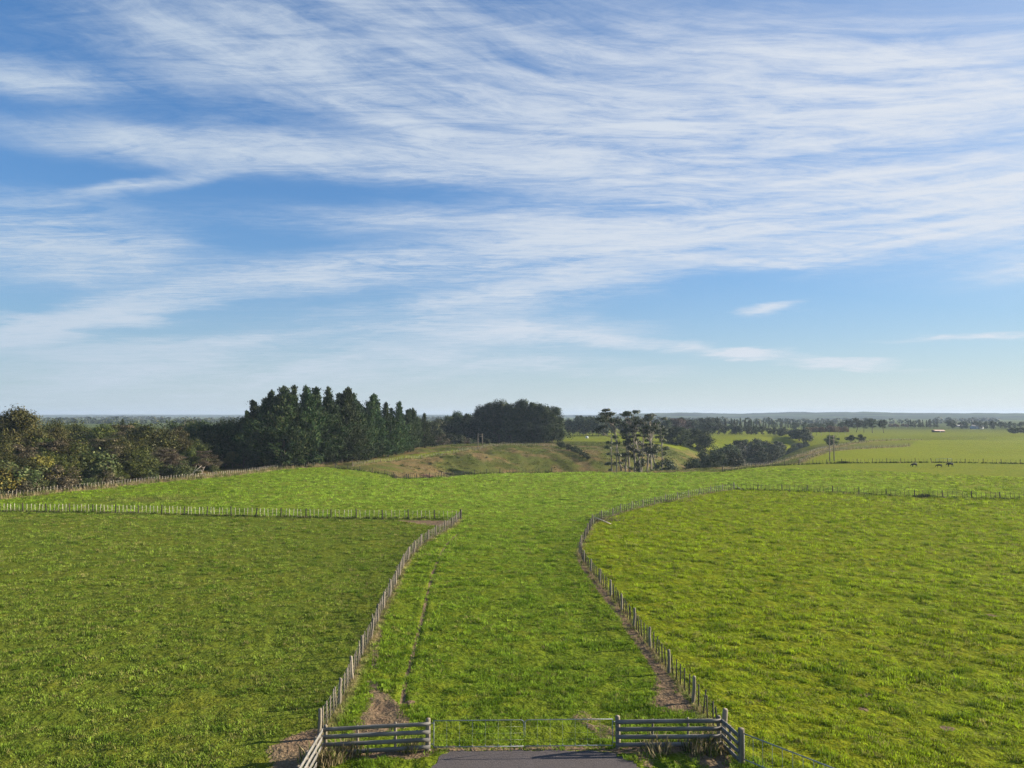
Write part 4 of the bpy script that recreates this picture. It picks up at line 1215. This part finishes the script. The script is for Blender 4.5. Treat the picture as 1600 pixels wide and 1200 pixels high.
for i, (px, py, Y) in enumerate(((774, 631, 336), (793, 629, 333), (826, 628, 331), (843, 631, 330), (857, 634, 331), (708, 648, 348), (727, 646, 347))):
    x, h = top_h(px, py, Y)
    plant("pine", "pine_tree", x, Y, h, "pine with pointed tip standing among the dark cypresses of the mound", "pine tree", "pines among the cypresses", wid=1.5)
for px, py, Y in ((675, 657, 300), (684, 653, 315), (692, 655, 330)):
    x, h = top_h(px, py, Y)
    plant("roundfar", "gap_tree", x, Y, h, "low dark tree filling the gap between pine row and cypresses", "tree", "low trees in the gap")

# native bush on the left
rg = random.Random(21)
def bush_base(px, off):
    """ground point behind the bush fence: column and metres behind"""
    L = BUSH_EDGE
    d = ray(px, 700); k = d[0] / d[1]
    best = None
    for p, q in zip(L[:-1], L[1:]):
        a = p[0] - k * p[1]; b = q[0] - k * q[1]
        if a * b <= 0 and a != b:
            t = a / (a - b); best = p[1] + (q[1] - p[1]) * t
    Y = (best or 110) + off
    return k * Y, Y
SPECIAL = [("olive", "olive_tree", 26, 22, 637, "tall olive-green tree topping the bush near the left edge", "tree", 1.0),
           ("olive", "olive_tree", 8, 30, 648, "olive tree half hidden behind the tallest one at the left edge", "tree", 1.1),
           ("broadleaf", "broadleaf_tree", 83, 40, 652, "dark round-headed tree rising above brown bush, left of the domed one", "tree", .75),
           ("broadleaf", "broadleaf_tree", 133, 52, 656, "dark domed tree standing above the middle of the bush", "tree", .8),
           ("farpine", "conifer_tree", 189, 75, 654, "small dark pointed conifer poking above the bush skyline", "conifer", .7),
           ("farpine", "conifer_tree", 52, 66, 657, "small pointed conifer beside the tall olive tree", "conifer", .8),
           ("dead", "dead_tree", 297, 60, 646, "pale forked dead-limbed tree above the right end of the bush", "dead tree", .9),
           ("dead", "dead_tree", 345, 46, 647, "grey bare-crowned tree next to the dark pines", "dead tree", 1.1),
           ("broadleaf", "broadleaf_tree", 296, 62, 649, "dark flat-topped tree around the pale forked trunk", "tree", .6),
           ("dead", "dead_tree", 268, 70, 653, "faint pinkish bare tree on the bush skyline", "dead tree", 1.0),
           ("yellowbush", "yellow_bush", 4, 2.5, 727, "bright yellow autumn bush at the left edge beside the fence", "bush", 1.3),
           ("kanuka", "kanuka_tree", 262, 6, 700, "brown flat-layered tree with a pale leaning trunk near the fence", "tree", 1.25)]
for kd, nm, px, off, py, lab, cat, wd in SPECIAL:
    x, Y = bush_base(px, off); _, h = top_h(px, py, Y)
    plant(kd, nm, x, Y, h, lab, cat, "trees of the native bush", wid=wd)
ROWS = [  # distance behind the fence, step in columns, top rows, kinds
    (2.6, 14, (728, 748), (("shrub", 6), ("brownshrub", 1), ("yellowbush", 1), ("shrub", 3)), 1.15),
    (6.5, 17, (702, 724), (("broadleaf", 4), ("shrub", 3), ("yellowbush", 1), ("kanuka", 1)), 1.05),
    (12, 19, (684, 704), (("kanuka", 2), ("broadleaf", 5), ("olive", 2)), 1.0),
    (20, 20, (668, 690), (("kanuka", 3), ("broadleaf", 4), ("olive", 2)), 1.0),
    (31, 21, (662, 676), (("broadleaf", 4), ("kanuka", 3), ("olive", 1)), 1.0),
    (46, 24, (659, 668), (("broadleaf", 4), ("kanuka", 2)), 1.0),
    (64, 26, (658, 664), (("broadleaf", 3), ("darknative", 2)), 1.0)]
LBL = {"shrub": ("bush_shrub", "green leafy shrub at the foot of the native bush", "shrub"), "brownshrub": ("brown_shrub", "low brown shrub just behind the bush fence", "shrub"),
       "yellowbush": ("yellow_bush", "yellow-green leafy bush among darker growth by the fence", "bush"), "broadleaf": ("broadleaf_tree", "dark green broadleaf tree within the native bush", "tree"),
       "kanuka": ("kanuka_tree", "brownish tree with flat layered foliage in the native bush", "tree"), "olive": ("olive_tree", "olive-green tree with upright crown within the native bush", "tree"),
       "darknative": ("broadleaf_tree", "dark tree at the back of the native bush", "tree")}
for off, step, (t0, t1), kinds, wd in ROWS:
    px = -34 + rg.uniform(0, step)
    while px < 392:
        kd = rg.choices([k for k, _ in kinds], [w for _, w in kinds])[0]
        o2 = off + rg.uniform(-.2, .25) * max(3, off * .4)
        x, Y = bush_base(px, max(1.8, o2))
        # the bush tapers down to low shrubs at its right-hand end
        t = rg.uniform(t0 - 5, t1 + 8)
        if px > 290: t += (px - 290) * (.42 if off < 30 else .12)
        _, h = top_h(px, t, Y)
        if h > 1.2:
            nm, lab, cat = LBL[kd]
            plant(kd, nm, x, Y, max(h, 2.2), lab, cat, "trees of the native bush", wid=wd * rg.uniform(.9, 1.25) * (1.25 if h < 6 and kd not in ("shrub", "brownshrub", "yellowbush") else 1))
        px += step * rg.uniform(.75, 1.3)

for i, (px, off, py) in enumerate(((322, 26, 664), (338, 30, 660), (352, 24, 662), (362, 34, 655), (374, 26, 652), (380, 18, 664), (312, 44, 659), (346, 48, 655))):
    x, Y = bush_base(px, off); _, h = top_h(px, py, Y)
    plant("darknative", "broadleaf_tree", x, Y, h, "tall dark tree in the shade between the native bush and the pines", "tree", "trees of the native bush", wid=.85)

# a pale leaning bare trunk in front of the bush
def leaning_trunk():
    T = MB(); rng = np.random.default_rng(77)
    x, Y = bush_base(288, 2.2)
    pts, d = limb(T, (0, 0, -.3), (.75, .1, .45), 4.6, .13, rng, 6, .06, .02, .4, 7)
    limb(T, pts[3], (.3, 0, .8), 1.8, .06, rng, 4, .12); limb(T, pts[4], (.9, .2, .1), 1.6, .05, rng, 4, .12); limb(T, pts[1], (-.3, -.1, .9), 1.2, .04, rng, 4, .1)
    o = T.build("leaning_trunk", M["palebark"], smooth=True); o.location = (x, Y, float(H(x, Y)))
    tag(o, "bare pale trunk leaning to the right in front of the bush", "dead tree")
leaning_trunk()

# scrub at the foot of the pines and on the mound
for px, py, kd, h, lab in ((683, 703, "brownshrub", 3.6, "brown shrub at the right end of the pine row"), (692, 702, "brownshrub", 4.2, "taller brown shrub just right of the last pine"),
                           (704, 701, "darkshrub", 4.0, "dark shrub between the pine row and the wooden power poles"), (718, 700, "darkshrub", 4.2, "second dark shrub left of the wooden power poles"),
                           (726, 699, "brownshrub", 3.4, "reddish brown shrub left of the wooden power poles"), (736, 698, "darkshrub", 2.8, "low dark shrub close left of the wooden power poles"),
                           (762, 697, "darkshrub", 2.4, "low dark shrub right of the wooden power poles")):
    x, y = at_z(px, py)
    plant(kd, "scrub_bush", x, y, h, lab, "shrub", "scrub at the foot of the pines", wid=1.2)
for i, (px, py, h) in enumerate(((876, 699, 2.6), (882, 701, 2.4), (889, 704, 2.3), (896, 706, 2.4), (902, 709, 2.2), (908, 712, 2.1), (914, 715, 2.0), (919, 718, 1.7))):
    x, y = gnd(px, py)
    plant("darkshrub", "gorse_bush", x, y, h, f"dark gorse bush, {ordinal(i)} from the top in the line running down the brown slope", "shrub", "gorse on the brown slope", wid=1.15)
for i in range(9):
    px, py = [(606, 722), (628, 728), (672, 726), (655, 733), (700, 724), (716, 716), (736, 712), (760, 716), (690, 716)][i]
    x, y = gnd(px, py)
    plant("shrub", "tussock", x, y, .45 + .15 * (i % 3), "low dark tussock on the rough grassy mound", "tussock", "tussocks on the mound", wid=1.6)

# gums in the gully
GUMS = [  # column, distance, top row, options
    (960, 216, 675, dict(nstem=2, K=5, crown_from=.6, spread=.10, lowsprays=3)), (970, 224, 647, dict(side=(-.75, 0), K=24, spread=.26, crown_from=.78)),
    (977, 219, 662, dict(K=8, spread=.11, lean=(-.05, 0), lowsprays=5)), (984, 228, 645, dict(side=(-.35, 0), K=20, spread=.22, crown_from=.8)),
    (992, 218, 651, dict(K=14, spread=.14, lowsprays=7, crown_from=.55)), (999, 224, 648, dict(K=18, spread=.18, lean=(.03, 0), lowsprays=6)), (1004, 216, 660, dict(K=10, lowsprays=9, crown_from=.5)),
    (1010, 229, 648, dict(K=16, spread=.16, lowsprays=6)), (1017, 222, 654, dict(K=14, spread=.14, lean=(-.06, 0), lowsprays=8)), (1028, 236, 656, dict(K=12, spread=.13, lowsprays=4)), (1034, 240, 657, dict(K=12, spread=.11, lowsprays=3))]
gl = ["low forked gum, leftmost in the gully clump", "tall gum whose wide flat crown spreads left over the clump", "slim pale gum second from the left with small top", "tall gum in the middle with broad umbrella crown",
      "gum with two leafy tiers left of the clump's centre", "tall pale gum at the centre of the clump", "short leafy gum low in the centre of the clump", "tall gum just right of the clump's centre",
      "slightly leaning gum with dark low sprays, fourth from the right", "thin gum second from the right edge of the clump", "thin rightmost gum standing on the far slope"]
for i, ((px, Y, py, kw), lab) in enumerate(zip(GUMS, gl)):
    x, h = top_h(px, py, Y)
    T, C = gum_tree(h, 300 + i, **kw)
    root = empty("gum_tree", (x, Y, float(H(x, Y)))); tag(root, lab, "gum tree", "gum trees in the gully")
    T.build("trunk", M["gumbark"], root, True); C.build("crown", M["gum"], root)

# dark trees filling the gully on the right
GC = [(50, 230), (76, 262), (104, 325), (132, 380), (180, 410)]
rg = random.Random(31)
n = 0
while n < 62:
    t = rg.uniform(0, 1) ** .8 * 3.9; k = int(t); f = t - k
    x = GC[k][0] + (GC[k + 1][0] - GC[k][0]) * f; Y = GC[k][1] + (GC[k + 1][1] - GC[k][1]) * f
    x += rg.uniform(-4, 15) if Y < 275 else rg.uniform(-13, 13); Y += rg.uniform(-4, 8)
    z = float(H(x, Y))
    if z > -3.5: continue
    h = rg.uniform(6, 12.5)
    px = 800 + FPX * x / Y
    lim = top_h(px, rg.uniform(679, 690) + max(0, px - 1200) * .1, Y)[1]
    h = min(h, lim)
    if h < 3.5: continue
    kd = rg.choices(["roundfar", "darknative", "broadleaf", "darkshrub"], [5, 3, .6, 1])[0]
    plant(kd, "gully_tree", x, Y, h, "dark ragged tree crowded in the shaded gully", "tree", "trees in the wooded gully", wid=rg.uniform(.85, 1.2)); n += 1

def row(kd, name, label, cat, group, n, px0, px1, b0, b1, t0, t1, seed, wid=1.0, ordinals=False, jY=.02):
    rg = random.Random(seed)
    for i in range(n):
        f = (i + .5) / n
        px = px0 + (px1 - px0) * f + rg.uniform(-.35, .35) * (px1 - px0) / n
        x, Y = at_z(px, b0 + (b1 - b0) * f, .5)
        x *= 1; Yj = Y * (1 + rg.uniform(-jY, jY)); x = x * Yj / Y
        py = t0 + (t1 - t0) * f + rg.uniform(-1.6, 1.6)
        _, h = top_h(px, py, Yj)
        plant(kd, name, x, Yj, max(h, 2.5), label.format(ordinal(i) if ordinals else ""), cat, group, wid=wid)

row("roundfar", "far_tree", "dark tree in the line behind the plateau, between the cypress clump and gums", "tree", "far trees behind the plateau", 9, 874, 945, 678, 679, 655, 652, 41, .95)
row("roundfar", "far_tree", "dark tree in the far line seen behind the gum crowns", "tree", "far trees behind the plateau", 9, 940, 1045, 678, 678, 657, 657, 42, .95)
row("clumppine", "far_pine", "taller dark pine standing up in the far line left of the gums", "pine tree", "far trees behind the plateau", 4, 905, 936, 676, 676, 649, 651, 43, .9)
row("darknative", "round_tree", "big dark rounded tree right of the gums, {} from the left in its group", "tree", "rounded trees right of the gums", 6, 1038, 1108, 689, 688, 666, 671, 44, 1.1, True)
row("bare", "autumn_tree", "brown leafless tree among the dark trees right of the gums", "tree", "brown leafless trees", 5, 1048, 1085, 676, 675, 654, 655, 45, 1.3)
row("roundfar", "far_tree", "dark tree in the far wood right of the gums", "tree", "trees of the far wood", 9, 1040, 1120, 676, 675, 654, 653, 46, 1.0)
row("roundfar", "far_tree", "dark tree in the far wood behind the gully", "tree", "trees of the far wood", 16, 1095, 1230, 677, 678, 660, 668, 47, 1.05)
row("farpine", "far_pine", "pointed dark conifer on the skyline of the far wood", "pine tree", "trees of the far wood", 8, 1110, 1180, 672, 671, 651, 655, 48, .9)
row("plantation", "plantation_pine", "slim pale-stemmed pine in the plantation block beyond the gully", "pine tree", "pines of the plantation block", 24, 1150, 1240, 671, 671, 656, 660, 49, 1.25)
row("bare", "autumn_tree", "brown leafless tree in the row left of the right-hand pine clump", "tree", "brown leafless trees", 8, 1258, 1322, 679, 678, 666, 664, 50, 1.25)
row("roundfar", "far_tree", "dark tree behind the brown leafless trees on the right", "tree", "trees of the far wood", 8, 1240, 1318, 672, 671, 660, 658, 51, 1.0)
row("darkshrub", "dark_shrub", "dark shrub at the lip of the far gully bank", "shrub", "shrubs on the far gully bank", 6, 1215, 1262, 679, 681, 669, 671, 52, 1.2)
for i, (px, by, ty) in enumerate(((1325, 675, 656), (1338, 675, 653.5), (1350, 675, 656), (1363, 676, 653), (1381, 676, 655))):
    x, Y = at_z(px, by); _, h = top_h(px, ty, Y)
    plant("clumppine", "clump_pine", x, Y, h, f"bare-trunked dark pine, {ordinal(i)} from the left in the right field clump", "pine tree", "pine clump on the right field", wid=1.15)
for px, by, ty, lab in ((1300, 694, 679, "round dark shrub behind the H-shaped power poles"), (1328, 691, 679, "round dark shrub on the rim, left one of the close pair"), (1345, 691, 679, "round dark shrub on the rim, right one of the close pair")):
    x, Y = at_z(px, by); _, h = top_h(px, ty, Y)
    plant("darkshrub", "round_shrub", x, Y, h, lab, "shrub", "round shrubs along the rim", wid=1.25)
row("farpine", "far_pine", "dark conifer in the distant block left of the far farmhouse", "pine tree", "distant trees on the right", 12, 1416, 1466, 668, 668, 655.5, 655.5, 53, 1.0)
row("clumppine", "far_pine", "single tall dark tree beside the distant farm trees", "tree", "distant trees on the right", 1, 1476, 1484, 669, 669, 656, 656, 54, .9)
row("roundfar", "far_tree", "dark round tree around the distant farmhouse", "tree", "distant trees on the right", 7, 1486, 1556, 669, 669, 657, 658, 55, 1.0)
row("roundfar", "far_tree", "dark tree at the far right end of the distant tree line", "tree", "distant trees on the right", 6, 1556, 1612, 669, 669, 658, 660, 56, 1.0)
row("darkshrub", "hedge_shrub", "dark shrub at the right edge of the farthest field", "shrub", "distant trees on the right", 4, 1582, 1612, 676, 676, 669, 667, 57, 1.5)
row("bare", "autumn_tree", "brownish leafless tree in the distance left of the conifer block", "tree", "distant trees on the right", 5, 1388, 1418, 668, 668, 661, 662, 58, 1.3)

# the plain beyond: hedges and woods too far to count
def treeline():
    rng = np.random.default_rng(91); C = MB()
    for k in range(95):
        Y = 950 * (3.4 ** rng.uniform(0, 1)); 
        ax = rng.uniform(-.80, .80); n = int(rng.integers(8, 34)); L = rng.uniform(60, 330) 
        if (-.36 < ax < .05 and Y < 1200) or (ax > .04 and (Y > 1650 or k % 2)): continue
        x0 = ax * Y; hh = rng.uniform(4, 8)
        for j in range(n):
            x = x0 + (j / n - .5) * L + rng.normal(0, 4); y = Y + rng.normal(0, 9)
            if math.hypot(x, y) > 3800: continue
            r = hh * rng.uniform(.4, .75)
            m = 16
            d = unit(rng.normal(0, 1, (m, 3)))
            C.cards(np.array((x, y, r * .9)) + d * r * np.array((1.2, 1.2, .9)), d + UP * .3, rng.normal(0, 1, (m, 3)), r * 1.1, r * .8, rng)
    tag(C.build("treeline", M["fardark"]), kind="stuff")
treeline()

# ------------------------------------------------------------------ cattle
def cow(name, px, py, heading, label, s=1.0, graze=0.5):
    """one skinned body: spine, neck, head, four jointed legs and tail"""
    V, E, Rr = [], [], []
    def add(p, r, parent=None):
        V.append(p); Rr.append(r)
        if parent is not None: E.append((parent, len(V) - 1))
        return len(V) - 1
    hip = add((-.62, 0, 1.12), (.27, .30)); loin = add((-.2, 0, 1.06), (.33, .37), hip); rib = add((.2, 0, 1.02), (.34, .40), loin); chest = add((.58, 0, 1.05), (.29, .36), rib)
    nz = 1.12 - .62 * graze
    nk = add((.88, 0, (1.10 + nz) / 2 + .12), (.16, .20), chest); poll = add((1.12, 0, nz), (.13, .14), nk); muz = add((1.32 + .08 * (1 - graze), 0, nz - .30), (.075, .085), poll)
    rump = add((-.86, 0, 1.10), (.18, .22), hip)
    t1 = add((-.98, 0, .85), (.03, .03), rump); add((-1.0, .02, .42), (.045, .045), t1)
    for sy in (-1, 1):
        sh = add((.52, sy * .17, .78), (.13, .12), chest); kn = add((.54 + .05 * sy, sy * .18, .42), (.065, .065), sh); add((.52 + .09 * sy, sy * .18, .02), (.055, .055), kn)
        st = add((-.66, sy * .18, .80), (.17, .13), hip); ho = add((-.78 - .04 * sy, sy * .18, .46), (.065, .06), st); add((-.70 - .10 * sy, sy * .18, .02), (.055, .055), ho)
    me = bpy.data.meshes.new("body"); me.from_pydata(V, E, []); me.materials.append(M["cow"])
    x, y = gnd(px, py)
    root = empty(name, (x, y, float(H(x, y))), heading); root.scale = (s, s, s * .9); tag(root, label, "cow", "black cattle on the right field")
    o = link("body", me, root)
    sk = o.modifiers.new("skin", "SKIN")
    for i, v in enumerate(me.skin_vertices[0].data):
        v.radius = Rr[i]; v.use_root = (i == 0)
    sb = o.modifiers.new("smooth", "SUBSURF"); sb.levels = 2; sb.render_levels = 2
    for sy in (-1, 1):
        e = MB(); b = np.array((1.06, sy * .12, nz + .06))
        e.add([b, b + (.02, sy * .17, .06), b + (-.05, sy * .2, -.02), b + (-.04, sy * .03, -.05), b + (.0, sy * .1, -.03)], [(0, 1, 2, 3)], [(0, 4, 1), (3, 2, 4)])
        e.build("ear", M["cow"], root)
    return root
cow("black_cow", 1428.5, 729.5, math.pi + .1, "black cow grazing alone, left of the other two cattle", .80, .75)
cow("black_cow", 1467.5, 730.5, math.pi - .25, "smaller black beast with head low, middle one of the three cattle", .70, .8)
cow("black_cow", 1484.5, 729.3, math.pi + .05, "largest black cow at the right end of the three cattle", .86, .45)

# ------------------------------------------------------------------ power poles
def h_poles(px0, px1, py, Y, top_row, label, bars):
    x0, z0 = at_y(px0, top_row, Y); x1, _ = at_y(px1, top_row, Y)
    root = empty("power_pole_pair", ((x0 + x1) / 2, Y, float(H((x0 + x1) / 2, Y)))); tag(root, label, "power pole", "wooden power poles")
    b = np.array(root.location); h = z0 - b[2]
    for x in (x0, x1):
        mb = MB(); mb.tube([(x - b[0] + (x - b[0]) * .12, 0, -.8), (x - b[0] + (x - b[0]) * .06, 0, h * .5), (x - b[0], 0, h)], (.17, .15, .12), 9); mb.build("pole", M["post"], root, True)
    for zb, w in bars:
        mb = MB(); mb.box((0, -.16, h * zb), ((x1 - x0) / 2 * w, .055, .075)); mb.build("crossarm", M["post"], root)
    for sx in (-1, 1):
        mb = MB(); mb.tube([(sx * (x1 - x0) * .46, -.16, h + .02), (sx * (x1 - x0) * .46, -.16, h + .12), (sx * (x1 - x0) * .46, -.16, h + .26)], (.05, .085, .03), 7); mb.build("insulator", M["conc"], root)
h_poles(1296, 1302.3, 721, 206, 680.5, "tall H-shaped pair of brown poles just behind the right field fence", ((.835, 1.15), (.97, 1.15)))
h_poles(747, 753.5, 703, 262, 678, "H-shaped pair of brown wooden poles on the mound below the cypress clump", ((.80, 1.05), (.97, 1.25)))

# ------------------------------------------------------------------ dead stump, slip, debris, gate
def stump():
    T = MB(); rng = np.random.default_rng(15); x, y = gnd(1087, 730)
    pts, d = limb(T, (0, 0, -.3), (.05, 0, 1), 3.4, .22, rng, 5, .05, 0, .7, 8)
    limb(T, pts[4], (.6, 0, .7), 1.0, .12, rng, 4, .1); limb(T, pts[5], (-.6, 0, .6), .9, .13, rng, 4, .1)
    o = T.build("dead_stump", M["bark"], smooth=True); o.location = (x, y, float(H(x, y))); tag(o, "dark broken dead stump standing alone on the slope right of the gums", "tree stump")
stump()

def clay_bank():
    rng = np.random.default_rng(16); x, y = gnd(664, 745.5)
    n, m = 22, 7; V = []
    for j in range(m):
        for i in range(n):
            u = (i / (n - 1) - .5) * 5.2; v = j / (m - 1)
            hgt = .75 * math.sin(math.pi * min(1, v * .62)) * (1 - (2 * i / (n - 1) - 1) ** 4)
            V.append((u + rng.normal(0, .06), v * 1.6 - .6 + rng.normal(0, .05), hgt - .12 + rng.normal(0, .08)))
    q = [(j * n + i, j * n + i + 1, (j + 1) * n + i + 1, (j + 1) * n + i) for j in range(m - 1) for i in range(n - 1)]
    o = link("clay_bank", new_mesh("clay_bank", V, quads=q, mats=[M["clay"]])); o.location = (x, y + .6, float(H(x, y)))
    tag(o, "small slumped bank of red clay under the dip in the gully fence", "earth bank")
clay_bank()

def brush(px, py, label, w, n, seed):
    rng = np.random.default_rng(seed); x, y = at_z(px, py); T = MB()
    for k in range(n):
        p = np.array((rng.normal(0, w), rng.normal(0, .28), .05)); a = rng.uniform(0, 6.28)
        limb(T, p, (math.cos(a), math.sin(a) * .6, rng.uniform(.1, .9)), rng.uniform(.6, 1.5), rng.uniform(.012, .03), rng, 4, .22, 0, .3, 4)
    o = T.build("brush_pile", M["bark"]); o.location = (x, y, float(H(x, y))); tag(o, label, "brush pile")
brush(943, 814, "heap of brown twigs against the corner of the bowed fence", 1.5, 95, 61)
brush(1045, 783, "low strip of dark dead branches along the bowed fence", 2.2, 70, 62)
def stay(px, py, dx, label):
    x, y = at_z(px, py); T = MB(); T.tube([(dx, -.2, -.05), (dx * .5, -.1, .42), (0, 0, .85)], (.07, .065, .06), 7)
    o = T.build("stay_post", M["deadwood"], smooth=True); o.location = (x, y, float(H(x, y))); tag(o, label, "fence stay")
stay(1147, 765, 1.5, "pale slanting stay propping the corner post where the right fences meet")
stay(928, 818, 2.2, "slanting stay behind the heap of twigs on the bowed fence")
def rushes(px, py, label, w, n, seed):
    rng = np.random.default_rng(seed); x, y = gnd(px, py); C = MB()
    p = np.stack([rng.normal(0, w, n), rng.normal(0, .3, n), rng.uniform(.1, .45, n)], 1)
    C.cards(p, rng.normal(0, 1, (n, 3)) * np.array((1, 1, .2)), UP + rng.normal(0, .25, (n, 3)), .7, .07, rng)
    o = C.build("rush_clump", M["fardark"]); o.location = (x, y, float(H(x, y))); tag(o, label, "rushes")
rushes(1319, 724, "dark clump of rushes against the fence right of the tall power poles", .9, 320, 71)
rushes(1446, 777.5, "small dark clump under the sparse right paddock fence", .7, 160, 72)

gA, gB = np.array(gnd(1464, 722.8)), np.array(gnd(1487, 722.8))
gate("low dark metal gate in the right field fence behind the cattle", gA, gB, .2, 1.1, 3, False, name="field_gate", wires=3, rad=.04, group="galvanised gates")

# ------------------------------------------------------------------ far buildings and a trailer
def shed(name, px, py, w, d, hw, hr, label, cat, wall, roof, win=2, rz=0.0):
    x, y = at_z(px, py)
    root = empty(name, (x, y, float(H(x, y)))); root.rotation_euler.z = rz; tag(root, label, cat, "far farm buildings")
    mb = MB(); mb.box((0, 0, hw / 2 - .2), (w / 2, d / 2, hw / 2 + .2))
    mb.add([(-w / 2, -d / 2, hw), (-w / 2, d / 2, hw), (-w / 2, 0, hr - .05), (w / 2, -d / 2, hw), (w / 2, d / 2, hw), (w / 2, 0, hr - .05)], None, [(0, 2, 1), (3, 4, 5)])
    mb.build("wall", M[wall], root)
    e = .35; rf = MB()
    for s in (-1, 1):
        rf.add([(-w / 2 - e, s * (d / 2 + e), hw - .12), (w / 2 + e, s * (d / 2 + e), hw - .12), (w / 2 + e, 0, hr), (-w / 2 - e, 0, hr),
                (-w / 2 - e, s * (d / 2 + e), hw), (w / 2 + e, s * (d / 2 + e), hw), (w / 2 + e, 0, hr + .12), (-w / 2 - e, 0, hr + .12)],
               [(0, 1, 2, 3), (4, 5, 6, 7), (0, 1, 5, 4), (0, 3, 7, 4), (1, 2, 6, 5)])
    rf.build("roof", M[roof], root)
    for k in range(win):
        f = MB(); f.box((w * ((k + .5) / win - .5), -d / 2 - .03, hw * .55), (w / win * .18, .04, hw * .2)); f.build("window", M["bark"], root)
    dr = MB(); dr.box((w * .02, -d / 2 - .03, hw * .38), (.55, .05, hw * .40)); dr.build("door", M["roofgrey"], root)
shed("farm_shed", 1466, 675, 7.5, 4.5, 1.2, 1.8, "small low shed with rusty roof in the middle of the far right fields", "shed", "bark", "roofred", 3)
shed("farmhouse", 1526, 669.8, 9.5, 6, 2.4, 4.0, "white-walled farmhouse under dark trees at the far right", "house", "white", "roofgrey", 3)
shed("farm_shed", 1247, 677.5, 1.9, 2.0, 1.7, 2.2, "tiny white hut among dark shrubs on the far gully bank", "shed", "white", "white", 1)
shed("farm_shed", 1500, 667.5, 8, 5, 1.8, 2.6, "pale low shed between the distant trees left of the farmhouse", "shed", "conc", "roofgrey", 2)
def trailer():
    x, y = at_z(917, 684.5); root = empty("white_tank", (x, y, float(H(x, y)))); tag(root, "small white rounded tank on the plateau right of the cypress clump", "water tank")
    mb = MB(); mb.tube([(0, 0, -.1), (0, 0, .6), (0, 0, 1.0), (0, 0, 1.2), (0, 0, 1.35)], (.85, .85, .83, .6, .25), 16); mb.build("tank", M["white"], root, True)
    l = MB(); l.tube([(0, 0, 1.33), (0, 0, 1.42)], (.2, .2), 10); l.build("lid", M["roofgrey"], root)
trailer()
